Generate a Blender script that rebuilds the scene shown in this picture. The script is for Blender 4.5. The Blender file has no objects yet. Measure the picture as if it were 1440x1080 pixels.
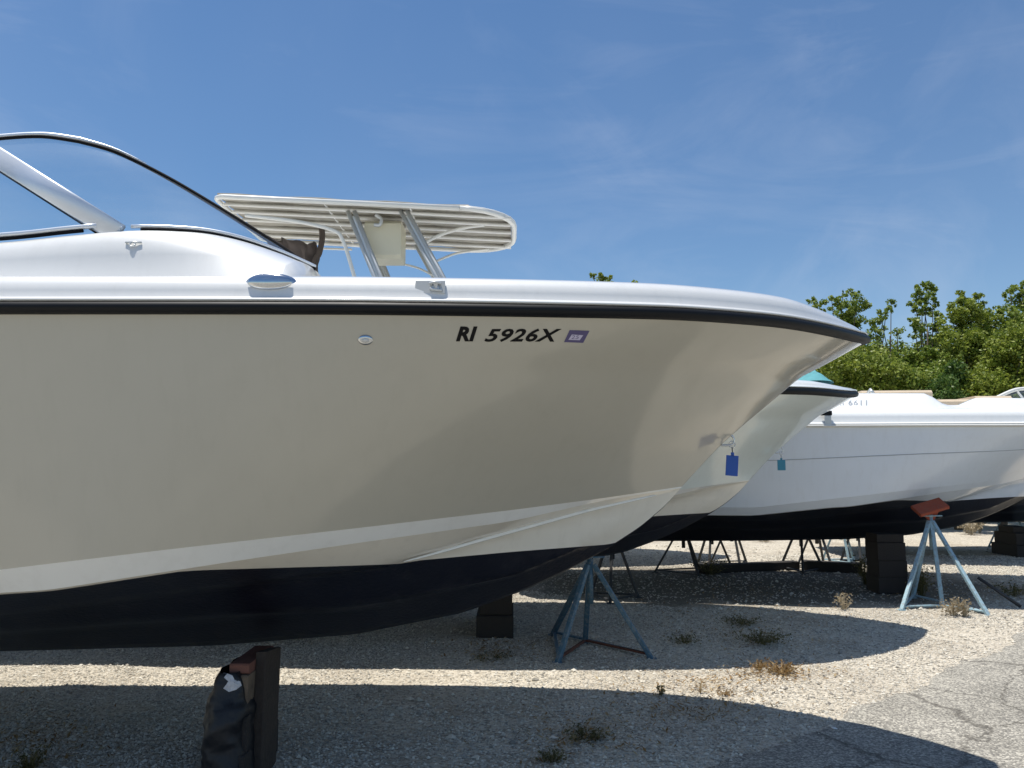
import bpy, bmesh, math, random
import numpy as np
from mathutils import Vector, Matrix, noise as mnoise
from mathutils.bvhtree import BVHTree

R = math.radians
rng = np.random.default_rng(7)
random.seed(7)
scene = bpy.context.scene
col = scene.collection

# ------------------------------------------------------------------ camera
CAM_H, FOC = 1.6, 1081.0
PITCH = math.atan(110.0 / FOC)
cam_d = bpy.data.cameras.new("camera")
cam_d.sensor_width = 36.0
cam_d.lens = FOC / 1440.0 * 36.0
cam_d.clip_start, cam_d.clip_end = 0.05, 3000
cam = bpy.data.objects.new("camera", cam_d)
cam.location = (0, 0, CAM_H)
cam.rotation_euler = (R(90) + PITCH, 0, 0)
col.objects.link(cam)
scene.camera = cam

# ------------------------------------------------------------------ sky, sun, exposure
SUN_TO = Vector((-0.46, 0.22, 2.3)).normalized()
SUN_EL = math.asin(SUN_TO.z)
SUN_ROT = math.atan2(SUN_TO.x, SUN_TO.y)
world = bpy.data.worlds.new("World")
scene.world = world
world.use_nodes = True
wn, wl = world.node_tree.nodes, world.node_tree.links
wn.clear()
sky = wn.new("ShaderNodeTexSky")
sky.sky_type = 'NISHITA'
sky.sun_disc = False
sky.sun_elevation = SUN_EL
sky.sun_rotation = SUN_ROT
sky.altitude = 0
sky.air_density = 1.0
sky.dust_density = 0.25
sky.ozone_density = 2.2
wtc = wn.new("ShaderNodeTexCoord")
def wnoise(scale, stretch, rot, detail, lo, hi, dist=0.6):
    mp = wn.new("ShaderNodeMapping")
    mp.inputs["Scale"].default_value = stretch
    mp.inputs["Rotation"].default_value = rot
    nt = wn.new("ShaderNodeTexNoise")
    nt.inputs["Scale"].default_value = scale
    nt.inputs["Detail"].default_value = detail
    nt.inputs["Roughness"].default_value = 0.6
    nt.inputs["Distortion"].default_value = dist
    mr = wn.new("ShaderNodeMapRange")
    mr.inputs["From Min"].default_value = lo
    mr.inputs["From Max"].default_value = hi
    wl.new(wtc.outputs["Generated"], mp.inputs["Vector"])
    wl.new(mp.outputs[0], nt.inputs["Vector"])
    wl.new(nt.outputs["Fac"], mr.inputs["Value"])
    return mr.outputs[0]
def wmath(op, a, b):
    m = wn.new("ShaderNodeMath"); m.operation = op
    for i, v in enumerate((a, b)):
        if isinstance(v, (int, float)): m.inputs[i].default_value = v
        else: wl.new(v, m.inputs[i])
    return m.outputs[0]
streak = wnoise(2.4, (1.0, 1.0, 4.0), (0.0, R(8), 0.0), 6, 0.48, 0.85, 1.0)
streak2 = wnoise(2.6, (1.3, 1.0, 1.0), (R(20), R(-50), R(10)), 7, 0.50, 0.85, 0.8)
broad = wnoise(1.7, (1, 1, 1), (0.4, 0.2, 0.9), 3, 0.36, 0.66, 0.2)
mask = wmath('MULTIPLY', wmath('ADD', streak, streak2), broad)
mask = wmath('MINIMUM', wmath('ADD', wmath('MULTIPLY', mask, 0.26), wmath('MULTIPLY', broad, 0.045)), 0.5)
mixc = wn.new("ShaderNodeMix"); mixc.data_type = 'RGBA'
hs = wn.new("ShaderNodeHueSaturation")
hs.inputs["Saturation"].default_value = 1.18
hs.inputs["Value"].default_value = 1.0
wl.new(sky.outputs[0], hs.inputs["Color"])
wl.new(hs.outputs[0], mixc.inputs[6])
mixc.inputs[7].default_value = (6.6, 7.0, 7.9, 1)
wl.new(mask, mixc.inputs[0])
bg = wn.new("ShaderNodeBackground")
bg.inputs["Strength"].default_value = 0.106
wo = wn.new("ShaderNodeOutputWorld")
wl.new(mixc.outputs[2], bg.inputs["Color"])
wl.new(bg.outputs[0], wo.inputs["Surface"])

sun_d = bpy.data.lights.new("sun", 'SUN')
sun_d.energy = 5.0
sun_d.angle = R(0.53)
sun_d.color = (1.0, 0.955, 0.88)
sun = bpy.data.objects.new("sun", sun_d)
sun.rotation_euler = (-SUN_TO).to_track_quat('-Z', 'Y').to_euler()
sun.location = (0, 0, 30)
col.objects.link(sun)

scene.view_settings.view_transform = 'Standard'
scene.view_settings.look = 'None'
scene.view_settings.gamma = 1
scene.view_settings.exposure = 0.12
scene.view_settings.use_curve_mapping = False
try:
    scene.cycles.max_bounces = 8
    scene.cycles.diffuse_bounces = 4
    scene.cycles.transparent_max_bounces = 12
    scene.cycles.use_denoising = True
except Exception:
    pass

# ------------------------------------------------------------------ perspective helpers
CT, ST = math.cos(PITCH), math.sin(PITCH)
def U(px, py, Y):
    v = 540.0 - py
    yd = FOC * CT - v * ST
    zd = FOC * ST + v * CT
    return (px - 720.0) * Y / yd, CAM_H + zd * Y / yd
def P3(px, py, Y):
    x, z = U(px, py, Y)
    return Vector((x, Y, z))
def proj(X, Y, Z):
    dz = Z - CAM_H
    d = Y * CT + dz * ST
    v = -Y * ST + dz * CT
    return 720 + FOC * X / d, 540 - FOC * v / d
def G(px, py, z=0.0):
    v = 540.0 - py
    yd = FOC * CT - v * ST
    zd = FOC * ST + v * CT
    Y = (z - CAM_H) * yd / zd
    return Vector(((px - 720.0) * Y / yd, Y, z))

# ------------------------------------------------------------------ object helpers
def tag(o, label=None, cat=None, group=None, kind=None):
    if label: o["label"] = label
    if cat: o["category"] = cat
    if group: o["group"] = group
    if kind: o["kind"] = kind
    return o
def empty(name, loc=(0, 0, 0), rz=0.0):
    o = bpy.data.objects.new(name, None)
    o.empty_display_size = 0.2
    o.location = loc
    o.rotation_euler = (0, 0, rz)
    col.objects.link(o)
    return o
def link(name, me, mat, parent=None, smooth=True, loc=None):
    if mat is not None:
        for m in (mat if isinstance(mat, (list, tuple)) else [mat]):
            me.materials.append(m)
    if smooth is not None:
        me.polygons.foreach_set("use_smooth", [smooth] * len(me.polygons))
    o = bpy.data.objects.new(name, me)
    if parent: o.parent = parent
    if loc: o.location = loc
    col.objects.link(o)
    return o
def mesh(name, vs, fs):
    me = bpy.data.meshes.new(name)
    me.from_pydata([tuple(v) for v in vs], [], fs)
    me.validate()
    me.update()
    return me
def fix_normals(me):
    bm = bmesh.new(); bm.from_mesh(me)
    bmesh.ops.remove_doubles(bm, verts=bm.verts, dist=1e-5)
    bmesh.ops.recalc_face_normals(bm, faces=bm.faces)
    bm.to_mesh(me); bm.free()
    return me

class MB:
    def __init__(s): s.v, s.f = [], []
    def add(s, vs, fs):
        k = len(s.v)
        s.v += [tuple(v) for v in vs]
        s.f += [tuple(i + k for i in f) for f in fs]
        return s
    def grid(s, rows, close=False):
        n, m = len(rows), len(rows[0])
        vs = [p for r in rows for p in r]
        fs = []
        for i in range(n - 1):
            for j in range(m - 1 if not close else m):
                a, b = i * m + j, i * m + (j + 1) % m
                fs.append((a, b, b + m, a + m))
        return s.add(vs, fs)
    def tube(s, pts, r, n=8, cap=True, radii=None):
        pts = [Vector(p) for p in pts]
        rows = []
        prev = None
        for i, p in enumerate(pts):
            d = (pts[min(i + 1, len(pts) - 1)] - pts[max(i - 1, 0)]).normalized()
            if prev is None:
                a = d.orthogonal().normalized()
            else:
                a = (prev - d * prev.dot(d))
                a = a.normalized() if a.length > 1e-6 else d.orthogonal().normalized()
            prev = a
            b = d.cross(a)
            rr = radii[i] if radii else r
            rows.append([p + (a * math.cos(2 * math.pi * k / n) + b * math.sin(2 * math.pi * k / n)) * rr for k in range(n)])
        k0 = len(s.v)
        s.grid(rows, close=True)
        if cap:
            s.f.append(tuple(k0 + k for k in range(n))[::-1])
            s.f.append(tuple(k0 + (len(pts) - 1) * n + k for k in range(n)))
        return s
    def bar(s, p0, p1, w, h, up=(0, 0, 1), bev=0.0):
        p0, p1 = Vector(p0), Vector(p1)
        d = (p1 - p0).normalized()
        u = Vector(up); u = (u - d * u.dot(d))
        u = u.normalized() if u.length > 1e-5 else d.orthogonal().normalized()
        c = d.cross(u)
        b = min(w, h) * 0.18 if bev == 0 else bev
        prof = [(w/2-b, h/2), (w/2, h/2-b), (w/2, -h/2+b), (w/2-b, -h/2), (-w/2+b, -h/2), (-w/2, -h/2+b), (-w/2, h/2-b), (-w/2+b, h/2)]
        k = len(s.v)
        for p in (p0, p1):
            for a, e in prof: s.v.append(tuple(p + c * a + u * e))
        for i in range(8):
            j = (i + 1) % 8
            s.f.append((k + i, k + j, k + 8 + j, k + 8 + i))
        s.f.append(tuple(k + i for i in range(8))[::-1]); s.f.append(tuple(k + 8 + i for i in range(8)))
        return s
    def box(s, lo, hi, bev=0.006):
        lo, hi = Vector(lo), Vector(hi)
        c = (lo + hi) / 2
        return s.bar((lo.x, c.y, c.z), (hi.x, c.y, c.z), hi.y - lo.y, hi.z - lo.z, (0, 0, 1), bev)
    def build(s, name, mat, parent=None, smooth=False):
        me = mesh(name, s.v, s.f)
        fix_normals(me)
        return link(name, me, mat, parent, smooth)

def smooth_path(pts, n=8):
    """Catmull-Rom through points"""
    pts = [Vector(p) for p in pts]
    out = []
    for i in range(len(pts) - 1):
        p0 = pts[max(i - 1, 0)]; p1 = pts[i]; p2 = pts[i + 1]; p3 = pts[min(i + 2, len(pts) - 1)]
        for k in range(n):
            t = k / n
            out.append(0.5 * ((2 * p1) + (p2 - p0) * t + (2 * p0 - 5 * p1 + 4 * p2 - p3) * t * t + (-p0 + 3 * p1 - 3 * p2 + p3) * t ** 3))
    out.append(pts[-1])
    return out

# ------------------------------------------------------------------ materials
def mat_new(name):
    m = bpy.data.materials.new(name); m.use_nodes = True
    nt = m.node_tree
    return m, nt.nodes, nt.links, nt.nodes["Principled BSDF"]
def simple(name, c, rough=0.5, metal=0.0, coat=0.0, var=0.12, vscale=6.0, bump=0.0, bscale=80.0, spec=0.5, dirt=None, dirt_amt=0.3, rvar=0.1):
    m, n, l, b = mat_new(name)
    tc = n.new("ShaderNodeTexCoord")
    nz = n.new("ShaderNodeTexNoise"); nz.inputs["Scale"].default_value = vscale; nz.inputs["Detail"].default_value = 6; nz.inputs["Roughness"].default_value = 0.62
    l.new(tc.outputs["Object"], nz.inputs["Vector"])
    mx = n.new("ShaderNodeMix"); mx.data_type = 'RGBA'
    mx.inputs[6].default_value = (*[x * (1 - var) for x in c], 1)
    mx.inputs[7].default_value = (*[min(1, x * (1 + var)) for x in c], 1)
    l.new(nz.outputs["Fac"], mx.inputs[0])
    out = mx.outputs[2]
    if dirt:
        n2 = n.new("ShaderNodeTexNoise"); n2.inputs["Scale"].default_value = vscale * 2.3; n2.inputs["Detail"].default_value = 8; n2.inputs["Roughness"].default_value = 0.7
        l.new(tc.outputs["Object"], n2.inputs["Vector"])
        r2 = n.new("ShaderNodeMapRange"); r2.inputs["From Min"].default_value = 0.5; r2.inputs["From Max"].default_value = 0.72; r2.inputs["To Max"].default_value = dirt_amt
        l.new(n2.outputs["Fac"], r2.inputs["Value"])
        m2 = n.new("ShaderNodeMix"); m2.data_type = 'RGBA'
        m2.inputs[7].default_value = (*dirt, 1)
        l.new(out, m2.inputs[6]); l.new(r2.outputs[0], m2.inputs[0])
        out = m2.outputs[2]
    l.new(out, b.inputs["Base Color"])
    rr = n.new("ShaderNodeMapRange"); rr.inputs["To Min"].default_value = max(0.02, rough - rvar); rr.inputs["To Max"].default_value = min(1, rough + rvar)
    l.new(nz.outputs["Fac"], rr.inputs["Value"]); l.new(rr.outputs[0], b.inputs["Roughness"])
    b.inputs["Metallic"].default_value = metal
    b.inputs["Coat Weight"].default_value = coat
    b.inputs["Coat Roughness"].default_value = 0.05
    b.inputs["Specular IOR Level"].default_value = spec
    if bump:
        nb = n.new("ShaderNodeTexNoise"); nb.inputs["Scale"].default_value = bscale; nb.inputs["Detail"].default_value = 5
        l.new(tc.outputs["Object"], nb.inputs["Vector"])
        bp = n.new("ShaderNodeBump"); bp.inputs["Strength"].default_value = bump; bp.inputs["Distance"].default_value = 0.01
        l.new(nb.outputs["Fac"], bp.inputs["Height"]); l.new(bp.outputs[0], b.inputs["Normal"])
    return m
def gelcoat(name, c, rough=0.12, streaks=0.06, grime=(0.25, 0.22, 0.16), wave=0.004):
    m, n, l, b = mat_new(name)
    tc = n.new("ShaderNodeTexCoord")
    mp = n.new("ShaderNodeMapping"); mp.inputs["Scale"].default_value = (9, 9, 0.9)
    nz = n.new("ShaderNodeTexNoise"); nz.inputs["Scale"].default_value = 1.6; nz.inputs["Detail"].default_value = 7; nz.inputs["Roughness"].default_value = 0.65
    l.new(tc.outputs["Object"], mp.inputs[0]); l.new(mp.outputs[0], nz.inputs["Vector"])
    mr = n.new("ShaderNodeMapRange"); mr.inputs["From Min"].default_value = 0.5; mr.inputs["From Max"].default_value = 0.78; mr.inputs["To Max"].default_value = streaks * 3
    l.new(nz.outputs["Fac"], mr.inputs["Value"])
    mx = n.new("ShaderNodeMix"); mx.data_type = 'RGBA'
    mx.inputs[6].default_value = (*c, 1); mx.inputs[7].default_value = (*grime, 1)
    l.new(mr.outputs[0], mx.inputs[0])
    n3 = n.new("ShaderNodeTexNoise"); n3.inputs["Scale"].default_value = 1.1; n3.inputs["Detail"].default_value = 4
    l.new(tc.outputs["Object"], n3.inputs["Vector"])
    hsv = n.new("ShaderNodeHueSaturation")
    r3 = n.new("ShaderNodeMapRange"); r3.inputs["To Min"].default_value = 0.93; r3.inputs["To Max"].default_value = 1.07
    l.new(n3.outputs["Fac"], r3.inputs["Value"]); l.new(r3.outputs[0], hsv.inputs["Value"]); l.new(mx.outputs[2], hsv.inputs["Color"])
    l.new(hsv.outputs[0], b.inputs["Base Color"])
    b.inputs["Roughness"].default_value = 0.42
    b.inputs["Coat Weight"].default_value = 1.0
    b.inputs["Coat Roughness"].default_value = rough
    nb = n.new("ShaderNodeTexNoise"); nb.inputs["Scale"].default_value = 2.4; nb.inputs["Detail"].default_value = 2
    l.new(tc.outputs["Object"], nb.inputs["Vector"])
    bp = n.new("ShaderNodeBump"); bp.inputs["Strength"].default_value = 0.35; bp.inputs["Distance"].default_value = wave
    l.new(nb.outputs["Fac"], bp.inputs["Height"]); l.new(bp.outputs[0], b.inputs["Coat Normal"])
    return m
M = {}
M["tan"] = gelcoat("tan_gelcoat", (0.475, 0.448, 0.37), 0.10, 0.03)
M["white_gel"] = gelcoat("white_gelcoat", (0.86, 0.87, 0.85), 0.10, 0.03)
M["cap_gel"] = gelcoat("deck_gelcoat", (0.77, 0.77, 0.75), 0.10, 0.03)
M["cream_gel"] = gelcoat("cream_gelcoat", (0.84, 0.80, 0.70), 0.12, 0.04)
M["pale_gel"] = gelcoat("pale_green_white_gelcoat", (0.74, 0.81, 0.79), 0.10, 0.03)
M["cool_gel"] = gelcoat("cool_white_gelcoat", (0.72, 0.79, 0.88), 0.12, 0.03)
M["black_paint"] = simple("antifouling_paint", (0.005, 0.006, 0.013), 0.33, var=0.4, vscale=3, bump=0.25, bscale=50, dirt=(0.028, 0.028, 0.034), dirt_amt=0.45, spec=0.5)
M["rubber"] = simple("black_rubber", (0.008, 0.009, 0.011), 0.5, var=0.2, rvar=0.08, spec=0.2)
M["seal"] = simple("black_seal", (0.006, 0.006, 0.007), 0.7, var=0.2, spec=0.12)
M["chrome"] = simple("stainless", (0.62, 0.64, 0.66), 0.14, metal=1.0, var=0.05, rvar=0.05)
M["alu"] = simple("brushed_aluminium", (0.74, 0.78, 0.83), 0.38, metal=0.45, var=0.06, bump=0.05)
M["alu_dull"] = simple("dull_aluminium", (0.58, 0.60, 0.60), 0.42, metal=0.45, var=0.15)
M["white_tube"] = simple("white_powdercoat", (0.78, 0.77, 0.72), 0.35, var=0.06)
M["canvas_tan"] = simple("tan_canvas", (0.36, 0.335, 0.28), 0.9, var=0.2, vscale=12, bump=0.25, bscale=220)
M["panel"] = simple("cream_panel", (0.66, 0.62, 0.47), 0.5, var=0.06)
M["black_print"] = simple("black_vinyl", (0.004, 0.004, 0.005), 0.5, var=0.1, spec=0.2)
M["purple_print"] = simple("purple_vinyl", (0.10, 0.085, 0.20), 0.4, var=0.1)
M["lilac_print"] = simple("lilac_vinyl", (0.55, 0.52, 0.68), 0.4, var=0.1)
M["grey_print"] = simple("grey_vinyl", (0.36, 0.39, 0.43), 0.4, var=0.1)
M["blue_tag"] = simple("blue_plastic", (0.012, 0.085, 0.42), 0.35, var=0.1)
M["teal_tag"] = simple("teal_plastic", (0.03, 0.23, 0.36), 0.35, var=0.1)
M["teal_canvas"] = simple("teal_canvas", (0.10, 0.33, 0.36), 0.85, var=0.25, vscale=14, bump=0.3, bscale=60)
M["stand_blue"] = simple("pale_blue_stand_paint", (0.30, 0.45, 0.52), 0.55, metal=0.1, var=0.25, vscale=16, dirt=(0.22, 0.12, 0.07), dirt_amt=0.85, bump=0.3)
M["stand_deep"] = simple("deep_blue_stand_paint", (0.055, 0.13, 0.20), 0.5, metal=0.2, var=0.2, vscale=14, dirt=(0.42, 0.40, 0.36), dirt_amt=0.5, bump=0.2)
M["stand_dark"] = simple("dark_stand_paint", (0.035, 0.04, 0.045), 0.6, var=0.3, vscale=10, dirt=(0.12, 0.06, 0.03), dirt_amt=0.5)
M["rust"] = simple("rusty_steel", (0.12, 0.045, 0.028), 0.85, var=0.4, vscale=18, bump=0.4)
M["red_pad"] = simple("weathered_red_pad", (0.30, 0.060, 0.028), 0.8, var=0.3, vscale=12, bump=0.3, dirt=(0.20, 0.11, 0.07), dirt_amt=0.6)
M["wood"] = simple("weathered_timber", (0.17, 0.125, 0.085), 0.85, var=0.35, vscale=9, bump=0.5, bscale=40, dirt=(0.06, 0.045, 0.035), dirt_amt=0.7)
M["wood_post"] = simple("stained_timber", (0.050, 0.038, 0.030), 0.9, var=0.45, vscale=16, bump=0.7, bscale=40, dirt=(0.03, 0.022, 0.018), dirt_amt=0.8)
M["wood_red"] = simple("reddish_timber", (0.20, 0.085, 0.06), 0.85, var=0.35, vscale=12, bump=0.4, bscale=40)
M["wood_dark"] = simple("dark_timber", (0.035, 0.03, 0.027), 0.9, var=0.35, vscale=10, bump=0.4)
M["tarp"] = simple("black_plastic_sheet", (0.007, 0.008, 0.011), 0.5, var=0.3, vscale=8, bump=0.5, bscale=18)
M["paper"] = simple("torn_white_print", (0.60, 0.60, 0.62), 0.6, var=0.5, vscale=40)
M["tan_vinyl"] = simple("tan_vinyl", (0.62, 0.50, 0.36), 0.6, var=0.1)
M["brown"] = simple("brown_canvas", (0.085, 0.066, 0.056), 0.85, var=0.3)
M["bark"] = simple("bark", (0.13, 0.105, 0.08), 0.95, var=0.35, vscale=14, bump=0.6, bscale=30)
M["litter"] = simple("white_litter", (0.8, 0.8, 0.8), 0.6, var=0.05)

# glass
m, n, l, b = mat_new("windshield_glass")
n.remove(b)
tr = n.new("ShaderNodeBsdfTransparent"); tr.inputs[0].default_value = (0.86, 0.92, 0.94, 1)
gl = n.new("ShaderNodeBsdfGlossy"); gl.inputs["Roughness"].default_value = 0.03
df = n.new("ShaderNodeBsdfDiffuse"); df.inputs[0].default_value = (0.75, 0.82, 0.88, 1)
fr = n.new("ShaderNodeFresnel"); fr.inputs[0].default_value = 1.5
mx = n.new("ShaderNodeMixShader"); mx2 = n.new("ShaderNodeMixShader")
nzg = n.new("ShaderNodeTexNoise"); nzg.inputs["Scale"].default_value = 2.2; nzg.inputs["Detail"].default_value = 6
tcg = n.new("ShaderNodeTexCoord"); mpg = n.new("ShaderNodeMapping"); mpg.inputs["Rotation"].default_value = (0, R(38), 0); mpg.inputs["Scale"].default_value = (0.35, 1, 2.2); l.new(tcg.outputs["Object"], mpg.inputs[0]); l.new(mpg.outputs[0], nzg.inputs["Vector"])
mrg = n.new("ShaderNodeMapRange"); mrg.inputs["From Min"].default_value = 0.4; mrg.inputs["From Max"].default_value = 0.75; mrg.inputs["To Min"].default_value = 0.03; mrg.inputs["To Max"].default_value = 0.15  # pale reflection painted onto the pane as diagonal streaks of diffuse haze
l.new(nzg.outputs["Fac"], mrg.inputs["Value"])
l.new(fr.outputs[0], mx.inputs[0]); l.new(tr.outputs[0], mx.inputs[1]); l.new(gl.outputs[0], mx.inputs[2])
l.new(mrg.outputs[0], mx2.inputs[0]); l.new(mx.outputs[0], mx2.inputs[1]); l.new(df.outputs[0], mx2.inputs[2])
l.new(mx2.outputs[0], n["Material Output"].inputs[0])
M["glass"] = m

# gravel pebbles
def pebble_mat(name, cols):
    m, n, l, b = mat_new(name)
    ge = n.new("ShaderNodeNewGeometry")
    cr = n.new("ShaderNodeValToRGB")
    cr.color_ramp.elements[0].position = 0; cr.color_ramp.elements[0].color = (*cols[0], 1)
    cr.color_ramp.elements[1].position = 1; cr.color_ramp.elements[1].color = (*cols[-1], 1)
    for i, c in enumerate(cols[1:-1]):
        e = cr.color_ramp.elements.new((i + 1) / (len(cols) - 1)); e.color = (*c, 1)
    l.new(ge.outputs["Random Per Island"], cr.inputs[0]); l.new(cr.outputs[0], b.inputs["Base Color"])
    b.inputs["Roughness"].default_value = 0.85
    return m
M["pebble"] = pebble_mat("gravel_stones", [(0.27, 0.25, 0.215), (0.53, 0.485, 0.405), (0.67, 0.625, 0.535), (0.44, 0.405, 0.34), (0.74, 0.70, 0.61), (0.58, 0.53, 0.44), (0.22, 0.205, 0.18)])

# ground
m, n, l, b = mat_new("gravel_ground")
tc = n.new("ShaderNodeTexCoord")
vo = n.new("ShaderNodeTexVoronoi"); vo.inputs["Scale"].default_value = 55
l.new(tc.outputs["Object"], vo.inputs["Vector"])
cr = n.new("ShaderNodeValToRGB")
els = cr.color_ramp.elements
els[0].color = (0.28, 0.25, 0.205, 1); els[1].color = (0.65, 0.60, 0.51, 1)
e = els.new(0.4); e.color = (0.52, 0.465, 0.37, 1)
sx = n.new("ShaderNodeSeparateColor"); l.new(vo.outputs["Color"], sx.inputs[0]); l.new(sx.outputs[0], cr.inputs[0])
nz = n.new("ShaderNodeTexNoise"); nz.inputs["Scale"].default_value = 0.9; nz.inputs["Detail"].default_value = 9; nz.inputs["Roughness"].default_value = 0.65
l.new(tc.outputs["Object"], nz.inputs["Vector"])
mr = n.new("ShaderNodeMapRange"); mr.inputs["From Min"].default_value = 0.46; mr.inputs["From Max"].default_value = 0.72; mr.inputs["To Max"].default_value = 0.7
l.new(nz.outputs["Fac"], mr.inputs["Value"])
mx = n.new("ShaderNodeMix"); mx.data_type = 'RGBA'; mx.inputs[7].default_value = (0.25, 0.205, 0.15, 1)
l.new(cr.outputs[0], mx.inputs[6]); l.new(mr.outputs[0], mx.inputs[0])
# dark soil tone painted in to deepen the shade under the second and third boats
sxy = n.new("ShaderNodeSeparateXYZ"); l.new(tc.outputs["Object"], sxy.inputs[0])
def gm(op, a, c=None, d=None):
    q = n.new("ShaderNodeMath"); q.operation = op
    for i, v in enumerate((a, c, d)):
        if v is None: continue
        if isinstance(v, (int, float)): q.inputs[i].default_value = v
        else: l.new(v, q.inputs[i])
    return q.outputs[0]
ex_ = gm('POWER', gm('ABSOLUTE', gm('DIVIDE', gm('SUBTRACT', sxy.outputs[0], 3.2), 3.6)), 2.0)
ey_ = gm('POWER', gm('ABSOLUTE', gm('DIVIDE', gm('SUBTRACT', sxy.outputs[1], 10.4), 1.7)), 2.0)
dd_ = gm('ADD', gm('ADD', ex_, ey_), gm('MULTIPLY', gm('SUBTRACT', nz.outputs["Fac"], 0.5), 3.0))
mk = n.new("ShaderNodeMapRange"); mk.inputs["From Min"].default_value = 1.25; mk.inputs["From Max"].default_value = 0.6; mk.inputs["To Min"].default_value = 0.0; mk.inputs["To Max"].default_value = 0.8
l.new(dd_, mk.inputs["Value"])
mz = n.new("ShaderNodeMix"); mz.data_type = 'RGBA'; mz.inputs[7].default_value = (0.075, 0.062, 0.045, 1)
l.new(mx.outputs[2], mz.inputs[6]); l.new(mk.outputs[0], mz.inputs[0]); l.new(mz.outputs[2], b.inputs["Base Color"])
b.inputs["Roughness"].default_value = 0.95
bp = n.new("ShaderNodeBump"); bp.inputs["Strength"].default_value = 0.9; bp.inputs["Distance"].default_value = 0.012; bp.invert = True
l.new(vo.outputs["Distance"], bp.inputs["Height"]); l.new(bp.outputs[0], b.inputs["Normal"])
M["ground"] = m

# asphalt
m, n, l, b = mat_new("old_asphalt")
tc = n.new("ShaderNodeTexCoord")
vo = n.new("ShaderNodeTexVoronoi"); vo.inputs["Scale"].default_value = 95
l.new(tc.outputs["Object"], vo.inputs["Vector"])
sx = n.new("ShaderNodeSeparateColor"); l.new(vo.outputs["Color"], sx.inputs[0])
cr = n.new("ShaderNodeValToRGB"); els = cr.color_ramp.elements
els[0].color = (0.145, 0.135, 0.12, 1); els[1].color = (0.50, 0.47, 0.40, 1); e = els.new(0.55); e.color = (0.27, 0.255, 0.22, 1)
l.new(sx.outputs[0], cr.inputs[0])
nz = n.new("ShaderNodeTexNoise"); nz.inputs["Scale"].default_value = 1.3; nz.inputs["Detail"].default_value = 9; nz.inputs["Roughness"].default_value = 0.68
l.new(tc.outputs["Object"], nz.inputs["Vector"])
hv = n.new("ShaderNodeHueSaturation"); r3 = n.new("ShaderNodeMapRange"); r3.inputs["From Min"].default_value = 0.3; r3.inputs["From Max"].default_value = 0.7; r3.inputs["To Min"].default_value = 0.72; r3.inputs["To Max"].default_value = 1.3
l.new(nz.outputs["Fac"], r3.inputs["Value"]); l.new(r3.outputs[0], hv.inputs["Value"]); l.new(cr.outputs[0], hv.inputs["Color"])
# cracks
nd = n.new("ShaderNodeTexNoise"); nd.inputs["Scale"].default_value = 2.6; nd.inputs["Detail"].default_value = 8; nd.inputs["Roughness"].default_value = 0.7
l.new(tc.outputs["Object"], nd.inputs["Vector"])
va = n.new("ShaderNodeVectorMath"); va.operation = 'MULTIPLY_ADD'; va.inputs[1].default_value = (0.55, 0.55, 0.0)
l.new(nd.outputs["Color"], va.inputs[0]); l.new(tc.outputs["Object"], va.inputs[2])
vc = n.new("ShaderNodeTexVoronoi"); vc.feature = 'DISTANCE_TO_EDGE'; vc.inputs["Scale"].default_value = 0.62
l.new(va.outputs[0], vc.inputs["Vector"])
rc = n.new("ShaderNodeMapRange"); rc.inputs["From Min"].default_value = 0.0; rc.inputs["From Max"].default_value = 0.011; rc.inputs["To Min"].default_value = 0.75; rc.inputs["To Max"].default_value = 0.0
l.new(vc.outputs["Distance"], rc.inputs["Value"])
mc = n.new("ShaderNodeMix"); mc.data_type = 'RGBA'; mc.inputs[7].default_value = (0.06, 0.052, 0.042, 1)
l.new(hv.outputs[0], mc.inputs[6]); l.new(rc.outputs[0], mc.inputs[0]); l.new(mc.outputs[2], b.inputs["Base Color"])
b.inputs["Roughness"].default_value = 0.9
bp = n.new("ShaderNodeBump"); bp.inputs["Strength"].default_value = 0.6; bp.inputs["Distance"].default_value = 0.006; bp.invert = True
l.new(vo.outputs["Distance"], bp.inputs["Height"]); l.new(bp.outputs[0], b.inputs["Normal"])
M["asphalt"] = m

def leaf_mat(name, c0, c1, c2):
    m, n, l, b = mat_new(name)
    ge = n.new("ShaderNodeNewGeometry")
    cr = n.new("ShaderNodeValToRGB"); els = cr.color_ramp.elements
    els[0].color = (*c0, 1); els[1].color = (*c2, 1); e = els.new(0.5); e.color = (*c1, 1)
    l.new(ge.outputs["Random Per Island"], cr.inputs[0]); l.new(cr.outputs[0], b.inputs["Base Color"])
    b.inputs["Roughness"].default_value = 0.5
    b.inputs["Specular IOR Level"].default_value = 0.35
    tl = n.new("ShaderNodeBsdfTranslucent"); l.new(cr.outputs[0], tl.inputs[0])
    ms = n.new("ShaderNodeMixShader"); ms.inputs[0].default_value = 0.35
    l.new(b.outputs[0], ms.inputs[1]); l.new(tl.outputs[0], ms.inputs[2]); l.new(ms.outputs[0], n["Material Output"].inputs[0])
    return m
M["leaf_a"] = leaf_mat("leaf_green", (0.09, 0.155, 0.02), (0.21, 0.28, 0.036), (0.33, 0.38, 0.075))
M["leaf_b"] = leaf_mat("leaf_yellow_green", (0.10, 0.15, 0.018), (0.23, 0.29, 0.034), (0.34, 0.38, 0.07))
M["leaf_c"] = leaf_mat("leaf_deep_green", (0.04, 0.09, 0.018), (0.09, 0.165, 0.03), (0.15, 0.22, 0.045))
M["weed_dry"] = leaf_mat("dry_weed", (0.16, 0.09, 0.03), (0.34, 0.21, 0.08), (0.50, 0.40, 0.24))
M["weed_green"] = leaf_mat("weed_green", (0.08, 0.08, 0.03), (0.14, 0.13, 0.05), (0.24, 0.19, 0.09))
M["weed_pale"] = leaf_mat("pale_weed", (0.26, 0.21, 0.13), (0.42, 0.35, 0.24), (0.55, 0.49, 0.38))

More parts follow.
